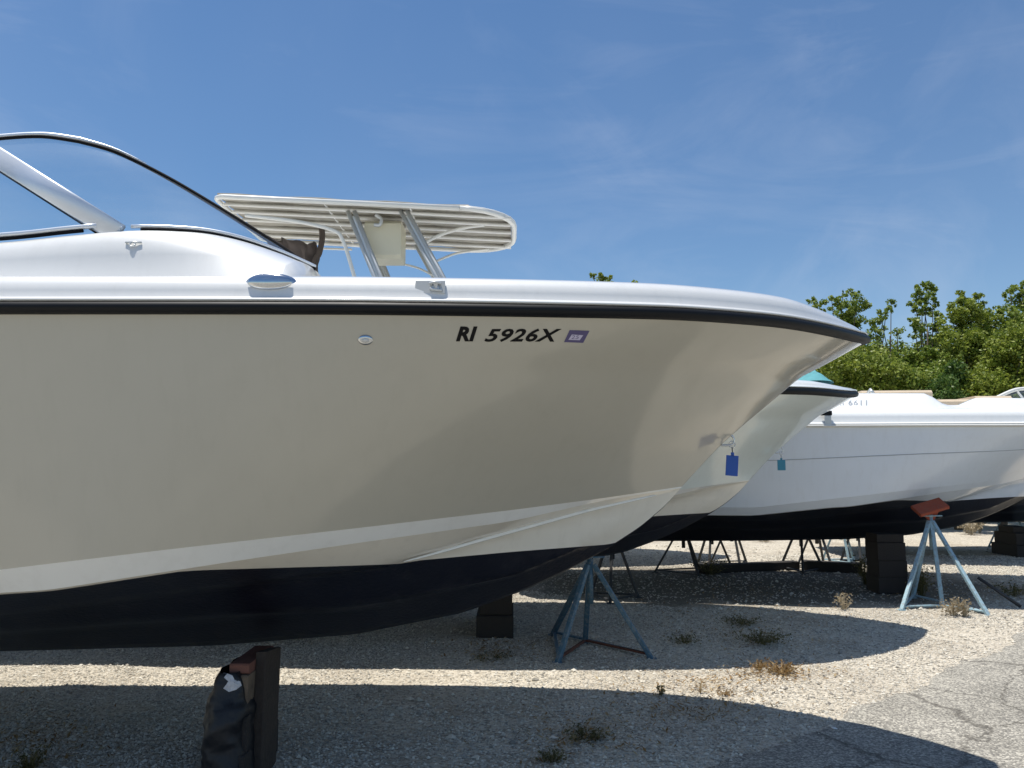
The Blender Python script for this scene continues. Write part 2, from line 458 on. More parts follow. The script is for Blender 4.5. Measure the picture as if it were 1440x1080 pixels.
# ================================================================== GROUND
def gz(x, y):
    if x < -8 or x > 14 or y > 28 or y < 1: return 0.0
    return 0.012 * mnoise.noise(Vector((x * 1.1, y * 1.1, 0))) + 0.006 * mnoise.noise(Vector((x * 4.3, y * 4.3, 3)))
xs = np.concatenate([[-400, -150, -60, -25, -12], np.arange(-8, 14.01, 0.12), [20, 35, 70, 160, 400]])
ys = np.concatenate([[-400, -150, -50, -15, -4, 0], np.arange(1.5, 20, 0.12), [24, 30, 45, 80, 180, 900]])
rows = [[(float(x), float(y), gz(x, y)) for x in xs] for y in ys]
g = MB().grid(rows)
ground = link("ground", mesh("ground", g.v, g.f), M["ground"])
tag(ground, kind="structure")
ground["label"] = "pale gravel ground of the boat yard"

# asphalt apron with a ragged edge
EA, EB = Vector((-0.2, 3.3)), Vector((5.0, 7.55))
edir = (EB - EA).normalized(); enor = Vector((edir.y, -edir.x))     # points to lower right
def edge_off(s):
    return 0.16 * mnoise.noise(Vector((s * 0.8, 5.1, 0))) + 0.07 * mnoise.noise(Vector((s * 3.1, 1.1, 0))) + 0.03 * mnoise.noise(Vector((s * 9, 2.1, 0))) + 0.10 * math.sin(s * 0.55)
ss = np.concatenate([[-40, -15, -6], np.arange(-2, 14, 0.06), [20, 40, 120]])
dd = [0.0, 0.02, 0.05, 0.1, 0.2, 0.35, 0.55, 0.8, 1.1, 1.5, 2.0, 2.7, 3.5, 5, 8, 15, 40, 120]
rows = []
for s in ss:
    r = []
    for d in dd:
        p = EA + edir * float(s) + enor * (d + edge_off(float(s)) * max(0, 1 - d / 2))
        z = gz(p.x, p.y) + (-0.02 if d == 0 else 0.004 + 0.008 * min(1, d / 0.3))
        r.append((p.x, p.y, z))
    rows.append(r)
g = MB().grid(rows)
me = mesh("asphalt_pavement", g.v, g.f); fix_normals(me)
if me.polygons[0].normal.z < 0: me.flip_normals()
asphalt = link("asphalt_pavement", me, M["asphalt"])
tag(asphalt, kind="structure"); asphalt["label"] = "worn cracked grey asphalt apron"
def in_asphalt(x, y):
    p = Vector((x, y)) - EA
    s, d = p.dot(edir), p.dot(enor)
    return d - edge_off(s) * max(0, 1 - d / 2)

# gravel stones
def scatter_stones(name, N, xr, yr, smin, smax, keep=None):
    n = 0
    X = rng.uniform(xr[0], xr[1], N); Y = yr[0] + (yr[1] - yr[0]) * rng.random(N) ** 1.45
    vis = (np.abs(X) < Y * 0.72 + 0.5)
    X, Y = X[vis], Y[vis]
    k = np.array([keep(a, b) for a, b in zip(X, Y)])
    X, Y = X[k], Y[k]
    n = len(X)
    Z = np.array([gz(a, b) for a, b in zip(X, Y)])
    S = rng.uniform(smin, smax, n) * (1 + 0.7 * (rng.random(n) > 0.93)) * (0.75 + 0.05 * Y)
    base = np.array([(1, 0, 0), (0, 1, 0), (-1, 0, 0), (0, -1, 0), (0, 0, 1), (0, 0, -1)], float)
    ang = rng.uniform(0, 2 * math.pi, n)
    jit = rng.uniform(0.6, 1.35, (n, 6, 3))
    V = base[None] * jit
    V[:, :, :2] += rng.uniform(-0.25, 0.25, (n, 6, 2))
    ca, sa = np.cos(ang)[:, None], np.sin(ang)[:, None]
    vx = V[..., 0] * ca - V[..., 1] * sa; vy = V[..., 0] * sa + V[..., 1] * ca
    asp = rng.uniform(0.7, 1.0, (n, 1))
    V = np.stack([X[:, None] + vx * S[:, None], Y[:, None] + vy * S[:, None] * asp, Z[:, None] + (V[..., 2] * 0.62 + 0.25) * S[:, None]], -1).reshape(-1, 3)
    F = np.array([(0, 1, 4), (1, 2, 4), (2, 3, 4), (3, 0, 4), (1, 0, 5), (2, 1, 5), (3, 2, 5), (0, 3, 5)])
    F = (F[None] + (np.arange(n) * 6)[:, None, None]).reshape(-1, 3)
    me = bpy.data.meshes.new(name)
    me.vertices.add(len(V)); me.vertices.foreach_set("co", V.ravel())
    me.loops.add(F.size); me.loops.foreach_set("vertex_index", F.ravel().astype(np.int32))
    me.polygons.add(len(F)); me.polygons.foreach_set("loop_start", np.arange(0, F.size, 3, dtype=np.int32))
    me.update(calc_edges=True)
    return link(name, me, M["pebble"], smooth=False)
def keep_gravel(x, y):
    d = in_asphalt(x, y)
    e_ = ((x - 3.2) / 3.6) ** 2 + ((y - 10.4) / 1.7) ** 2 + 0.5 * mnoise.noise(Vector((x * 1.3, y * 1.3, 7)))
    if e_ < 0.95 and random.random() < 0.88: return False  # stones thinned so the ground colour darkened for shade shows through
    w = mnoise.noise(Vector((x * 0.9, y * 0.9, 20))) + 0.4 * mnoise.noise(Vector((x * 3, y * 3, 21)))
    if w < -0.32 and random.random() < 0.75: return False
    if d < 0.03: return True
    return random.random() < (0.5 * math.exp(-d / 0.34) + 0.03)
gr = scatter_stones("gravel_stones", 250000, (-4.5, 9.5), (3.6, 13.5), 0.0046, 0.0105, keep_gravel)
tag(gr, "loose pale crushed stone covering the yard under the boats", "gravel", kind="stuff")

def keep_big(x, y):
    return in_asphalt(x, y) < 0.05 or random.random() < 0.05
gb = scatter_stones("larger_stones", 5200, (-4.5, 9.5), (3.8, 15), 0.009, 0.018, keep_big)
tag(gb, "larger broken stones lying scattered among the gravel", "stones", kind="stuff")
def litter_patch(cents, N):
    V, F = [], []
    for i in range(N):
        px, py, rx, ry = cents[i % len(cents)]
        q = G(px + random.gauss(0, rx), py + random.gauss(0, ry))
        if q.y < 3.5 or q.y > 18: continue
        s = random.uniform(0.008, 0.022); a = random.uniform(0, 6.28); t_ = random.uniform(-0.6, 0.6)
        d = Vector((math.cos(a), math.sin(a), t_)) * s; e_ = Vector((-math.sin(a), math.cos(a), random.uniform(-.5, .5))) * s * random.uniform(.15, .45)
        c = Vector((q.x, q.y, gz(q.x, q.y) + random.uniform(0.008, 0.03)))
        k = len(V); V += [c - d, c + e_, c + d, c - e_]; F.append((k, k + 1, k + 2, k + 3))
    return mesh("dry_leaf_litter", V, F)
lit = link("dry_leaf_litter", litter_patch([(1060, 895, 60, 16), (1000, 870, 60, 18), (830, 1035, 50, 16), (1090, 948, 40, 7), (985, 965, 70, 10), (60, 1040, 50, 26), (1060, 830, 60, 8), (1270, 825, 50, 12), (700, 915, 40, 10), (1370, 830, 50, 12), (980, 1000, 60, 10)], 5200), M["weed_dry"], None, False)
tag(lit, "dry brown leaf and stalk litter strewn in patches on the gravel", "leaf litter", kind="stuff")

# ================================================================== HULLS
YC1 = 4.5            # bow tip of the nearest boat (world), centreline depth
def tab(pts): 
    a = np.array(sorted(pts), float)
    return lambda x: float(np.interp(x, a[:, 0], a[:, 1]))
def smooth_tab(pts, w=0.12, n=400):
    a = np.array(sorted(pts), float)
    xx = np.linspace(a[0, 0], a[-1, 0], n)
    yy = np.interp(xx, a[:, 0], a[:, 1])
    k = max(1, int(w * n / (a[-1, 0] - a[0, 0])))
    ker = np.hanning(2 * k + 3); ker /= ker.sum()
    pad = len(ker) // 2
    l0 = yy[0] - (yy[1] - yy[0]) * np.arange(pad, 0, -1); l1 = yy[-1] + (yy[-1] - yy[-2]) * np.arange(1, pad + 1)
    ys_ = np.convolve(np.concatenate([l0, yy, l1]), ker, 'valid')
    return lambda x: float(np.interp(x, xx, ys_))
stem_px = [(1213, 484), (1200, 491), (1155, 516), (1126, 530), (1093, 558), (1052, 592), (1013, 626), (969, 673), (955, 689), (935, 712), (900, 742), (862, 767), (800, 801), (740, 829), (650, 862), (500, 892), (300, 908), (0, 916), (-300, 920), (-1100, 924)]
stem_w = [U(a, b, YC1) for a, b in stem_px]
XTIP = stem_w[0][0]
STEM = smooth_tab([(x - XTIP, z) for x, z in stem_w] + [(-7.6, stem_w[-1][1])], 0.06, 900)

def b_sheer(x):                 # local x, 0 at the tip
    u = max(0.0, (x + 3.25) / 3.25)
    b = 1.40 * (1 - u ** 3) ** 0.85 if u < 1 else 0
    return b - 0.12 * max(0, (-4 - x) / 3.4) ** 2
XCH = U(958, 684, YC1)[0] - XTIP
def b_chine(x):
    u = max(0.0, (x + 3.9) / (3.9 + XCH))
    return (1.20 * (1 - u ** 1.65) if u < 1 else 0) - 0.08 * max(0, (-4 - x) / 3.4) ** 2
def from_px(bf, curve):         # z(x) of a curve seen at image line `curve`, running at half-breadth bf
    c = tab(curve)
    def f(x):
        X, Y, z = x + XTIP, YC1 - bf(x), 1.6
        for _ in range(8):
            px, _p = proj(X, Y, z)
            _x, z = U(px, c(px), Y)
        return z
    return f
def sampled(f, x0, x1, n=160, w=5):
    xx = np.linspace(x0, x1, n); yy = np.array([f(x) for x in xx])
    ker = np.hanning(2 * w + 3); ker /= ker.sum(); pad = len(ker) // 2
    l0 = np.full(pad, yy[0]); l1 = yy[-1] + (yy[-1] - yy[-2]) * np.arange(1, pad + 1)
    ys_ = np.convolve(np.concatenate([l0, yy, l1]), ker, 'valid'); ys_[-1] = yy[-1]
    return lambda x: float(np.interp(x, xx, ys_))
Z_SHEER = sampled(from_px(b_sheer, [(-2500, 441), (0, 441), (300, 441), (500, 441.5), (700, 444), (880, 447), (960, 449), (1058, 456), (1110, 461), (1147, 468), (1185, 476), (1213, 484)]), -7.6, 0)
Z_CH = sampled(from_px(b_chine, [(-2500, 1090), (-400, 850), (0, 801), (240, 772), (480, 745), (720, 717), (850, 700), (958, 684)]), -5.2, XCH)
def Z_CHINE(x): return Z_CH(max(x, -5.2)) - 0.0 * x
def b_c2(x):
    return max(0.0, b_chine(x) - 0.085 * min(1, max(0, (XCH - x) / 1.2)))
Z_C2 = sampled(from_px(b_c2, [(-2500, 1120), (-400, 880), (0, 833), (60, 831), (175, 813), (350, 786), (500, 764), (720, 733), (847, 704), (958, 686)]), -5.2, XCH)
def b_sa(x): return 0.70 * b_c2(x)
def b_sb(x): return 0.38 * b_c2(x)
Z_SA = sampled(from_px(b_sa, [(-2500, 980), (0, 867), (360, 822), (525, 800), (600, 781), (700, 752), (830, 716), (958, 688)]), -5.2, XCH)
Z_SB = sampled(from_px(b_sb, [(-2500, 940), (0, 892), (500, 857), (720, 812), (820, 770), (870, 742), (958, 689)]), -5.2, XCH)
BOOT = tab([(-9000, 833), (0, 833), (60, 831.5), (175, 815), (240, 804), (290, 801.5), (480, 796), (560, 793), (590, 788), (720, 776), (850, 766), (1300, 700)])

def hull_boat(root, length=7.4, side=None, stripe=None, lower=None, bottom=None, cap=None, rail=None,
              dz=0.0, dz_sheer=0.0, capmul=1.0, capwide=1.0, N=110, deckmat=None, boot_dz=None, rail_h=0.047):
    """all coordinates local: x back from the tip, y towards the far side, centreline at y = 0"""
    ts = 1 - (1 - np.linspace(0, 1, N)) ** 1.5
    near, out = [], {}
    def mirrored(rows):
        mb = MB(); mb.grid(rows); mb.grid([[(p[0], -p[1], p[2]) for p in r] for r in rows])
        return mb
    # topsides
    S = 22
    zs0, zc0 = Z_SHEER(0), Z_CH(XCH)
    stx = np.linspace(XCH, 0, 200); stz = np.array([STEM(x) for x in stx])
    shs = lambda x: Z_SHEER(x) + dz_sheer * min(1.0, -x / 1.5 + 0.35) if dz_sheer else Z_SHEER(x)
    rows = []
    for i in range(S + 1):
        s = i / S
        zt = zs0 + (zc0 - zs0) * s
        xe = float(np.interp(zt, stz, stx))
        row = []
        for t in ts:
            x = -length + (xe + length) * t
            xsh = -length + length * t; xch = -length + (XCH + length) * t
            bow = max(0.0, min(1.0, (x + 2.5) / 2.5)) ** 1.6
            w = 1 - (1 - s) ** (1.05 + 0.5 * bow)
            b = b_sheer(xsh) * (1 - w) + b_chine(xch) * w
            z = shs(xsh) * (1 - s) + Z_CHINE(xch) * s
            if i == 0: pass
            row.append((x, -b, z + dz))
        rows.append(row)
    mb = mirrored(rows)
    # transom
    tr = [(p[-0][0], p[0][1], p[0][2]) for p in rows]
    trb = MB(); trb.grid([[(r[0][0], r[0][1], r[0][2]) for r in rows], [(r[0][0], -r[0][1], r[0][2]) for r in rows]])
    mb.add(trb.v, trb.f)
    out["side"] = mb.build("hull_side", side, root, True)
    out["rows"] = rows
    # chine flat
    rows = []
    for k in range(4):
        f = k / 3
        row = []
        for t in ts:
            x = -length + (XCH + length) * t
            row.append((x, -(b_chine(x) * (1 - f) + b_c2(x) * f), Z_CHINE(x) * (1 - f) + Z_C2(max(x, -5.2)) * f + dz))
        rows.append(row)
    mirrored(rows).build("chine_flat", stripe, root, True)
    # bottom, split at the boot line
    up_r = [[] for _ in range(7)]; lo_r = [[] for _ in range(17)]
    for t in ts:
        x = -length + (XCH + length) * t
        xx = max(x, -5.2)
        c2 = (b_c2(x), Z_C2(xx)); sa = (b_sa(x), Z_SA(xx)); sb = (b_sb(x), Z_SB(xx)); kz = STEM(x)
        led = 0.07 * min(1, max(0, (XCH - x) / 2.2))
        sa = (sa[0], max(sa[1], kz)); sb = (sb[0], max(min(sb[1], sa[1] - 0.002), kz))
        poly = [c2, sa, (max(sa[0] - led, 0), sa[1] + 0.006), sb, (max(sb[0] - led * 0.9, 0), sb[1] + 0.006), (0.0, kz)]
        pts = []
        for a, c in zip(poly[:-1], poly[1:]):
            for q in range(14): pts.append((a[0] + (c[0] - a[0]) * q / 14, a[1] + (c[1] - a[1]) * q / 14))
        pts.append(poly[-1])
        pts = np.array(pts)
        if x > XCH - 1e-6: cut = len(pts) // 2
        else:
            cut = len(pts) - 1
            prev = None
            for q, (bb, zz) in enumerate(pts):
                px, py = proj(x + XTIP, YC1 - bb, zz)
                df = py - BOOT(px)
                if df >= 0:
                    cut = q
                    if prev is not None and q > 1:
                        f = prev / (prev - df); pts[q] = pts[q - 1] + (pts[q] - pts[q - 1]) * f
                    break
                prev = df
        cut = max(1, min(cut, len(pts) - 2))
        def samp(seg, m):
            d = np.concatenate([[0], np.cumsum(np.hypot(*np.diff(seg, axis=0).T) + 1e-9)])
            q = np.linspace(0, d[-1], m)
            return list(zip(np.interp(q, d, seg[:, 0]), np.interp(q, d, seg[:, 1])))
        for k, (bb, zz) in enumerate(samp(pts[:cut + 1], 7)): up_r[k].append((x, -bb, zz + dz))
        for k, (bb, zz) in enumerate(samp(pts[cut:], 17)): lo_r[k].append((x, -bb, zz + dz))
    mirrored(up_r).build("lower_hull", lower, root, True)
    mb = mirrored(lo_r)
    mb.grid([[r[0] for r in lo_r], [(r[0][0], -r[0][1], r[0][2]) for r in lo_r]])
    out["bottom"] = mb.build("hull_bottom", bottom, root, True)
    # sheer path round the bow
    xs_ = [-length * (1 - t) ** 1.8 for t in np.linspace(0, 1, 120)]
    path = [(x, -b_sheer(x), shs(x) + dz) for x in xs_]
    full = path + [(x, -y, z) for x, y, z in path[-2::-1]]
    F = np.array(full)
    T = np.gradient(F[:, :2], axis=0); T /= np.linalg.norm(T, axis=1)[:, None] + 1e-9
    Nn = np.stack([T[:, 1], -T[:, 0]], 1)        # outward
    for _ in range(3): Nn[1:-1] = (Nn[:-2] + Nn[1:-1] * 2 + Nn[2:]) / 4
    Nn /= np.linalg.norm(Nn, axis=1)[:, None]
    def sweep(prof):
        return [[(F[i, 0] + Nn[i, 0] * o, F[i, 1] + Nn[i, 1] * o, F[i, 2] + h) for (o, h) in prof] for i in range(len(F))]
    rh = rail_h
    mb = MB().grid(sweep([(-0.01, -0.004), (0.016, -0.003), (0.032, 0.004), (0.043, rh * .3), (0.043, rh * .6), (0.034, rh * .88), (0.020, rh), (0.0, rh)]))
    mb.build("rub_rail", rail, root, True)
    # deck cap rolled inwards
    prof = [(0.0, rh), (0.024, rh + 0.001), (0.031, rh + 0.005), (0.031, rh + 0.009), (0.022, rh + 0.015), (0.004, rh + 0.019), (-0.002, rh + 0.026), (-0.008, .100), (-0.020, .130), (-0.044, .158), (-0.085, .177), (-0.15, .185), (-0.24, .187), (-0.36, .187)]
    rows = []
    for i in range(len(F)):
        bb = abs(F[i, 1])
        k = min(1.0, 0.22 + bb / 0.75 * 0.78)
        k = k if bb < 0.75 else 1.0
        r = []
        for (o, h) in prof:
            hh = h if h <= rh + .0191 else rh + .019 + (h - rh - .019) * k * capmul
            oo = o if o >= 0 else o * capwide
            x = F[i, 0] + Nn[i, 0] * oo; y = F[i, 1] + Nn[i, 1] * oo
            if o < 0 and (y * F[i, 1] < 0 or bb < 0.02): y = 0.0
            r.append((x, y, F[i, 2] + hh))
        rows.append(r)
    mb = MB().grid(rows)
    # deck infill with camber
    nd_ = len(path)
    nearl = [rows[i][-1] for i in range(nd_)]; farl = [rows[len(F) - 1 - i][-1] for i in range(nd_)]
    deck = []
    for a, c in zip(nearl, farl):
        w = abs(a[1] - c[1])
        deck.append([(a[0] + (c[0] - a[0]) * f, a[1] + (c[1] - a[1]) * f, a[2] + 0.05 * w / 2.6 * math.sin(math.pi * f)) for f in np.linspace(0, 1, 9)])
    mb.grid(deck)
    out["cap"] = mb.build("deck", cap, root, True)
    out["shs"] = lambda x: shs(x) + dz
    return out

def bvh_of(o):
    me = o.data
    return BVHTree.FromPolygons([v.co.copy() for v in me.vertices], [tuple(p.vertices) for p in me.polygons])

# ---------------- boat 1 : the tan hull in front
b1 = empty("motor_boat", (XTIP, YC1, 0))
tag(b1, "large tan-sided powerboat in front with black rub rail and registration RI 5926X", "boat", "powerboats stored ashore in a row")
h1 = hull_boat(b1, 7.4, M["tan"], M["white_gel"], M["cream_gel"], M["black_paint"], M["cap_gel"], M["rubber"])
O1 = Vector((XTIP, YC1, 0))
def L1(px, py, Y): return P3(px, py, Y) - O1

# slim lifting strake standing proud of the forward bottom
for sg in (-1, 1):
    sp = []
    for x in np.linspace(-2.62, XCH - 0.16, 50):
        x = float(x)
        sp.append((x, sg * (b_sa(x) + 0.004), max(Z_SA(x), STEM(x)) - 0.002))
    MB().tube(sp, 0.008, 6, radii=[0.002 + 0.010 * math.sin(math.pi * (i / 49)) ** 0.6 for i in range(50)]).build("strake", M["white_gel"], b1, True)

# coaming and windshield base
base_pts = [(-900, 372, 3.42), (-500, 362, 3.42), (-200, 353, 3.42), (0, 342, 3.42), (100, 332, 3.42), (185, 325, 3.43), (250, 326, 3.46), (300, 331, 3.52), (350, 343, 3.60), (400, 361, 3.72), (430, 374, 3.81), (443, 380, 3.87)]
base = smooth_path([L1(*p) for p in base_pts], 5)
rows = []
dk = lambda x: h1["shs"](min(x, -0.6)) + 0.180
for p in base:
    yb = -b_sheer(p.x) + 0.17
    zb = dk(p.x)
    yb = min(yb, p.y - 0.02)
    hgt = max(p.z - zb, 0.01)
    r = [(p.x, yb - 0.015, zb - 0.012), (p.x, yb + 0.012, zb + 0.003), (p.x, yb + 0.03, zb + hgt * 0.10)]
    for f in (0.25, 0.45, 0.65, 0.82, 0.93):
        a = f * math.pi / 2
        r.append((p.x, yb + 0.03 + (p.y - yb - 0.03) * (1 - math.cos(a)) ** 0.8, zb + hgt * (0.10 + 0.90 * math.sin(a) ** 0.92)))
    r += [tuple(p), (p.x, p.y + 0.05, p.z + 0.004), (p.x, -0.25 if p.y < -0.3 else p.y * 0.5, p.z - 0.02), (p.x, 0, p.z - 0.02)]
    rows.append(r)
e = rows[-1]
front = [(q[0] + 0.06, q[1] + 0.015, min(q[2], dk(q[0]) + 0.0) - 0.01) for q in e]
mid = [(q[0] + 0.035, q[1] + 0.005, (q[2] * 0.55 + (dk(q[0])) * 0.45)) for q in e]
rows += [mid, front]
mb = MB().grid(rows); mb.grid([[(a, -y, z) for a, y, z in r] for r in rows])
mb.build("coaming", M["cap_gel"], b1, True)

# windshield: near half and its mirror
inner = smooth_path([L1(443, 379, 3.87), L1(372, 332, 3.81), L1(300, 287, 3.76), L1(232, 247, 3.71), L1(165, 214, 3.67), L1(112, 199, 3.64)], 5)
top = smooth_path([L1(112, 199, 3.64), L1(60, 192, 3.61), L1(0, 195, 3.57), (L1(-32, 200, 3.54))], 5)
edge = inner + top[1:]
bfront = [p for p in base if p.x >= L1(176, 325, 3.43).x]           # outer foot .. inner foot
def resample(pts, m):
    d = [0]
    for a, c in zip(pts[:-1], pts[1:]): d.append(d[-1] + (c - a).length)
    out = []
    for q in np.linspace(0, d[-1], m):
        i = min(int(np.searchsorted(d, q, 'right')) - 1, len(pts) - 2)
        f = (q - d[i]) / max(1e-9, d[i + 1] - d[i]); out.append(pts[i].lerp(pts[i + 1], f))
    return out
lo_c = resample([p + Vector((0, 0, 0.012)) for p in bfront], 40)
up_c = resample(edge[::-1], 40)
def mirror(pts): return [Vector((p.x, -p.y, p.z)) for p in pts]
pil_a, pil_b = L1(-32, 203, 3.55), L1(166, 328, 3.42)
side_top = smooth_path([L1(-32, 203, 3.55), L1(-250, 205, 3.56), L1(-600, 235, 3.58)], 4)
side_base = [p + Vector((0, 0, 0.014)) for p in base if p.x <= L1(150, 328, 3.42).x]
for sgn in (1, -1):
    f = (lambda q: q) if sgn == 1 else mirror
    w = empty("windshield"); w.parent = b1
    # bulge the pane
    rows = []
    for k in range(9):
        t = k / 8
        rows.append([a.lerp(c, t) + Vector((0.006, -0.006, 0.0)) * math.sin(math.pi * t) * math.sin(math.pi * j / 39) for j, (a, c) in enumerate(zip(lo_c, up_c))])
    MB().grid([f(r) for r in rows]).build("pane", M["glass"], w, True)
    sb = resample(side_base[::-1], 24); stp = resample([pil_b, pil_a] + side_top[1:], 24)
    MB().grid([f(sb), f([a.lerp(c, 0.5) + Vector((0, -0.01, 0)) for a, c in zip(sb, stp)]), f(stp)]).build("pane", M["glass"], w, True)
    fp = inner[-9:] + top[1:]
    MB().tube(f([p + Vector((0.004, 0, 0.010)) for p in fp]), 0.012, 8, radii=[0.0015 + 0.0115 * min(1, i / 8) for i in range(len(fp))]).tube(f([p + Vector((0, 0, 0.006)) for p in side_top]), 0.013, 8).build("frame", M["alu"], w, True)
    MB().tube(f([p + Vector((0.0, -0.010, -0.005)) for p in inner + top[1:]]), 0.0115, 8, radii=[0.0145 - 0.006 * min(1, i / (len(inner) - 1)) for i in range(len(inner) + len(top) - 1)]).build("gasket", M["seal"], w, True)
    # frame strip above black gasket, along the base
    MB().tube(f([p + Vector((0, -0.004, 0.020)) for p in bfront]), 0.009, 8).tube(f([p + Vector((0, -0.004, 0.022)) for p in side_base]), 0.012, 8).build("base_frame", M["alu"], w, True)
    MB().tube(f([p + Vector((0, -0.010, 0.003)) for p in bfront[1:]]), 0.0075, 6).tube(f([p + Vector((0, -0.010, 0.002)) for p in side_base[:-1]]), 0.008, 6).build("base_gasket", M["seal"], w, True)
    a, c = f([pil_a, pil_b])
    MB().bar(a, c, 0.04, 0.094, (0.4, 0, 1), 0.007).build("pillar", M["alu"], w, True)
    d = (pil_b - pil_a).normalized()
    nrm = Vector((d.z, 0, -d.x)).normalized(); nrm = nrm if nrm.z < 0 else -nrm
    a, c = f([pil_a + nrm * 0.051, pil_b + nrm * 0.051 - d * 0.05])
    MB().tube([a, c], 0.006, 6).build("pillar_gasket", M["seal"], w, True)

# fittings sitting on the boat 1 gunwale and hull
def on_surface(bvh, p, out=0.0, d=(0, 1, 0)):
    hit, nrm, _, _ = bvh.ray_cast(Vector(p) - Vector(d) * 3, Vector(d))
    if hit is None: return None, None
    if nrm.dot(Vector(d)) > 0: nrm = -nrm
    return hit + nrm * out, nrm
side_bvh = bvh_of(h1["side"]); cap_bvh = bvh_of(h1["cap"])
CAMV = Vector((0, 0, CAM_H)) - O1
def ray_px(bvh, px, py):
    d = (P3(px, py, 5) - Vector((0, 0, CAM_H))).normalized()
    hit, nrm, _, _ = bvh.ray_cast(CAMV, d)
    if hit is None: return None, None
    if nrm.dot(d) > 0: nrm = -nrm
    return hit, nrm
def frame_at(p, nrm, up=Vector((0, 0, 1))):
    xax = up.cross(nrm).normalized(); yax = nrm.cross(xax)
    return Matrix((( xax.x, yax.x, nrm.x, p.x), (xax.y, yax.y, nrm.y, p.y), (xax.z, yax.z, nrm.z, p.z), (0, 0, 0, 1)))
def dome(mb, rx, ry, h, z0=0.0, n=28, m=7, p=2.0):
    rows = []
    for i in range(m + 1):
        a = i / m * math.pi / 2
        rows.append([(rx * math.cos(a) * math.cos(2 * math.pi * k / n), ry * math.cos(a) * math.sin(2 * math.pi * k / n), z0 + h * math.sin(a)) for k in range(n)])
    return mb.grid(rows, close=True)
def place(o, mtx):
    o.matrix_local = mtx; return o
# long oval chrome light on the gunwale
p, nr = ray_px(cap_bvh, 381, 396)
if p is None: p, nr = L1(381, 396, 3.2), Vector((0, -1, 0.6)).normalized()
nr = Vector((0, -0.99, 0.12)).normalized()
holder = empty("oval_light"); holder.parent = b1; place(holder, frame_at(p + nr * 0.026 - Vector((0, 0, 0.006)), nr))
o = dome(MB(), 0.108, 0.044, 0.022, -0.030).build("bezel", M["chrome"], holder, True)
o = dome(MB(), 0.094, 0.038, 0.024, -0.012).build("lens", M["chrome"], holder, True)
# pop-up cleat in a shallow recess plate
p, nr = ray_px(cap_bvh, 605, 404)
if p is None: p, nr = L1(605, 404, 3.2), Vector((0, -1, 0.6)).normalized()
nr = Vector((0, -0.97, 0.22)).normalized()
holder = empty("cleat"); holder.parent = b1; place(holder, frame_at(p + nr * 0.004, nr))
MB().box((-0.062, -0.030, -0.008), (0.062, 0.030, 0.001), 0.003).build("plate", simple("grey_gelcoat_recess", (0.52, 0.53, 0.52), 0.4), holder)
MB().tube(smooth_path([(-0.002, 0.012, 0.006), (0.02, 0.016, 0.012), (0.045, 0.012, 0.006)], 5), 0.006).tube([(0.012, 0.012, 0), (0.012, -0.02, 0.006)], 0.005).tube([(0.034, 0.012, 0), (0.034, -0.02, 0.006)], 0.005).tube([(0.0, -0.012, 0.006), (0.05, -0.018, 0.006)], 0.006).build("horn", M["alu_dull"], holder, True)
# small hook under the windshield foot
p = L1(188, 345, 3.33); nr = Vector((0, -0.92, 0.39)).normalized()
coam_bvh = bvh_of([c for c in b1.children if c.name.startswith("coaming")][0])
hp, hn = ray_px(coam_bvh, 188, 344)
if hp is not None: p = hp
holder = empty("snap_hook"); holder.parent = b1; place(holder, frame_at(p + nr * 0.003, nr))
ring = [(0.012 * math.cos(a), 0.012 * math.sin(a) - 0.006, 0.006) for a in np.linspace(0, 2 * math.pi, 15)]
MB().tube(ring, 0.0035, 6).build("ring", M["alu_dull"], holder, True)
MB().tube([(-0.036, 0.008, 0.002), (0.0, 0.006, 0.007), (0.036, 0.008, 0.002)], 0.0045, 6).build("strap_eye", M["alu_dull"], holder, True)
# through-hull vent
p, nr = ray_px(side_bvh, 514, 478)
holder = empty("hull_vent"); holder.parent = b1; place(holder, frame_at(p, nr))
dome(MB(), 0.031, 0.022, 0.010).build("flange", M["chrome"], holder, True)
dome(MB(), 0.016, 0.009, 0.004, 0.009).build("opening", M["alu_dull"], holder, True)

# registration text wrapped onto the hull side
def text_mesh(body, size, shear, offset, stretch=1.0, seg=2):
    cu = bpy.data.curves.new("lettering", 'FONT')
    cu.body = body; cu.size = size; cu.shear = shear; cu.offset = offset; cu.resolution_u = 3
    cu.space_character = 1.08
    ob = bpy.data.objects.new("lettering", cu); col.objects.link(ob)
    dg = bpy.context.evaluated_depsgraph_get()
    me = bpy.data.meshes.new_from_object(ob.evaluated_get(dg))
    bpy.data.objects.remove(ob); bpy.data.curves.remove(cu)
    bm = bmesh.new(); bm.from_mesh(me)
    bmesh.ops.triangulate(bm, faces=bm.faces)
    bmesh.ops.subdivide_edges(bm, edges=[e for e in bm.edges if e.calc_length() > size * 0.25], cuts=1)
    bm.to_mesh(me); bm.free()
    return me
def wrap(me, x0, x1, z_at, height, bvh, out=0.0012):
    co = np.array([v.co for v in me.vertices])
    mn, mxx = co[:, :2].min(0), co[:, :2].max(0)
    for v in me.vertices:
        fx = (v.co.x - mn[0]) / (mxx[0] - mn[0]); fy = (v.co.y - mn[1]) / (mxx[1] - mn[1])
        x = x0 + (x1 - x0) * fx
        z = z_at(fx) + height * fy
        p, nn = on_surface(bvh, (x, -3, z), out)
        if p is not None: v.co = p
    me.update()
def hullpoint(px, py):
    p, _n = ray_px(side_bvh, px, py); return p
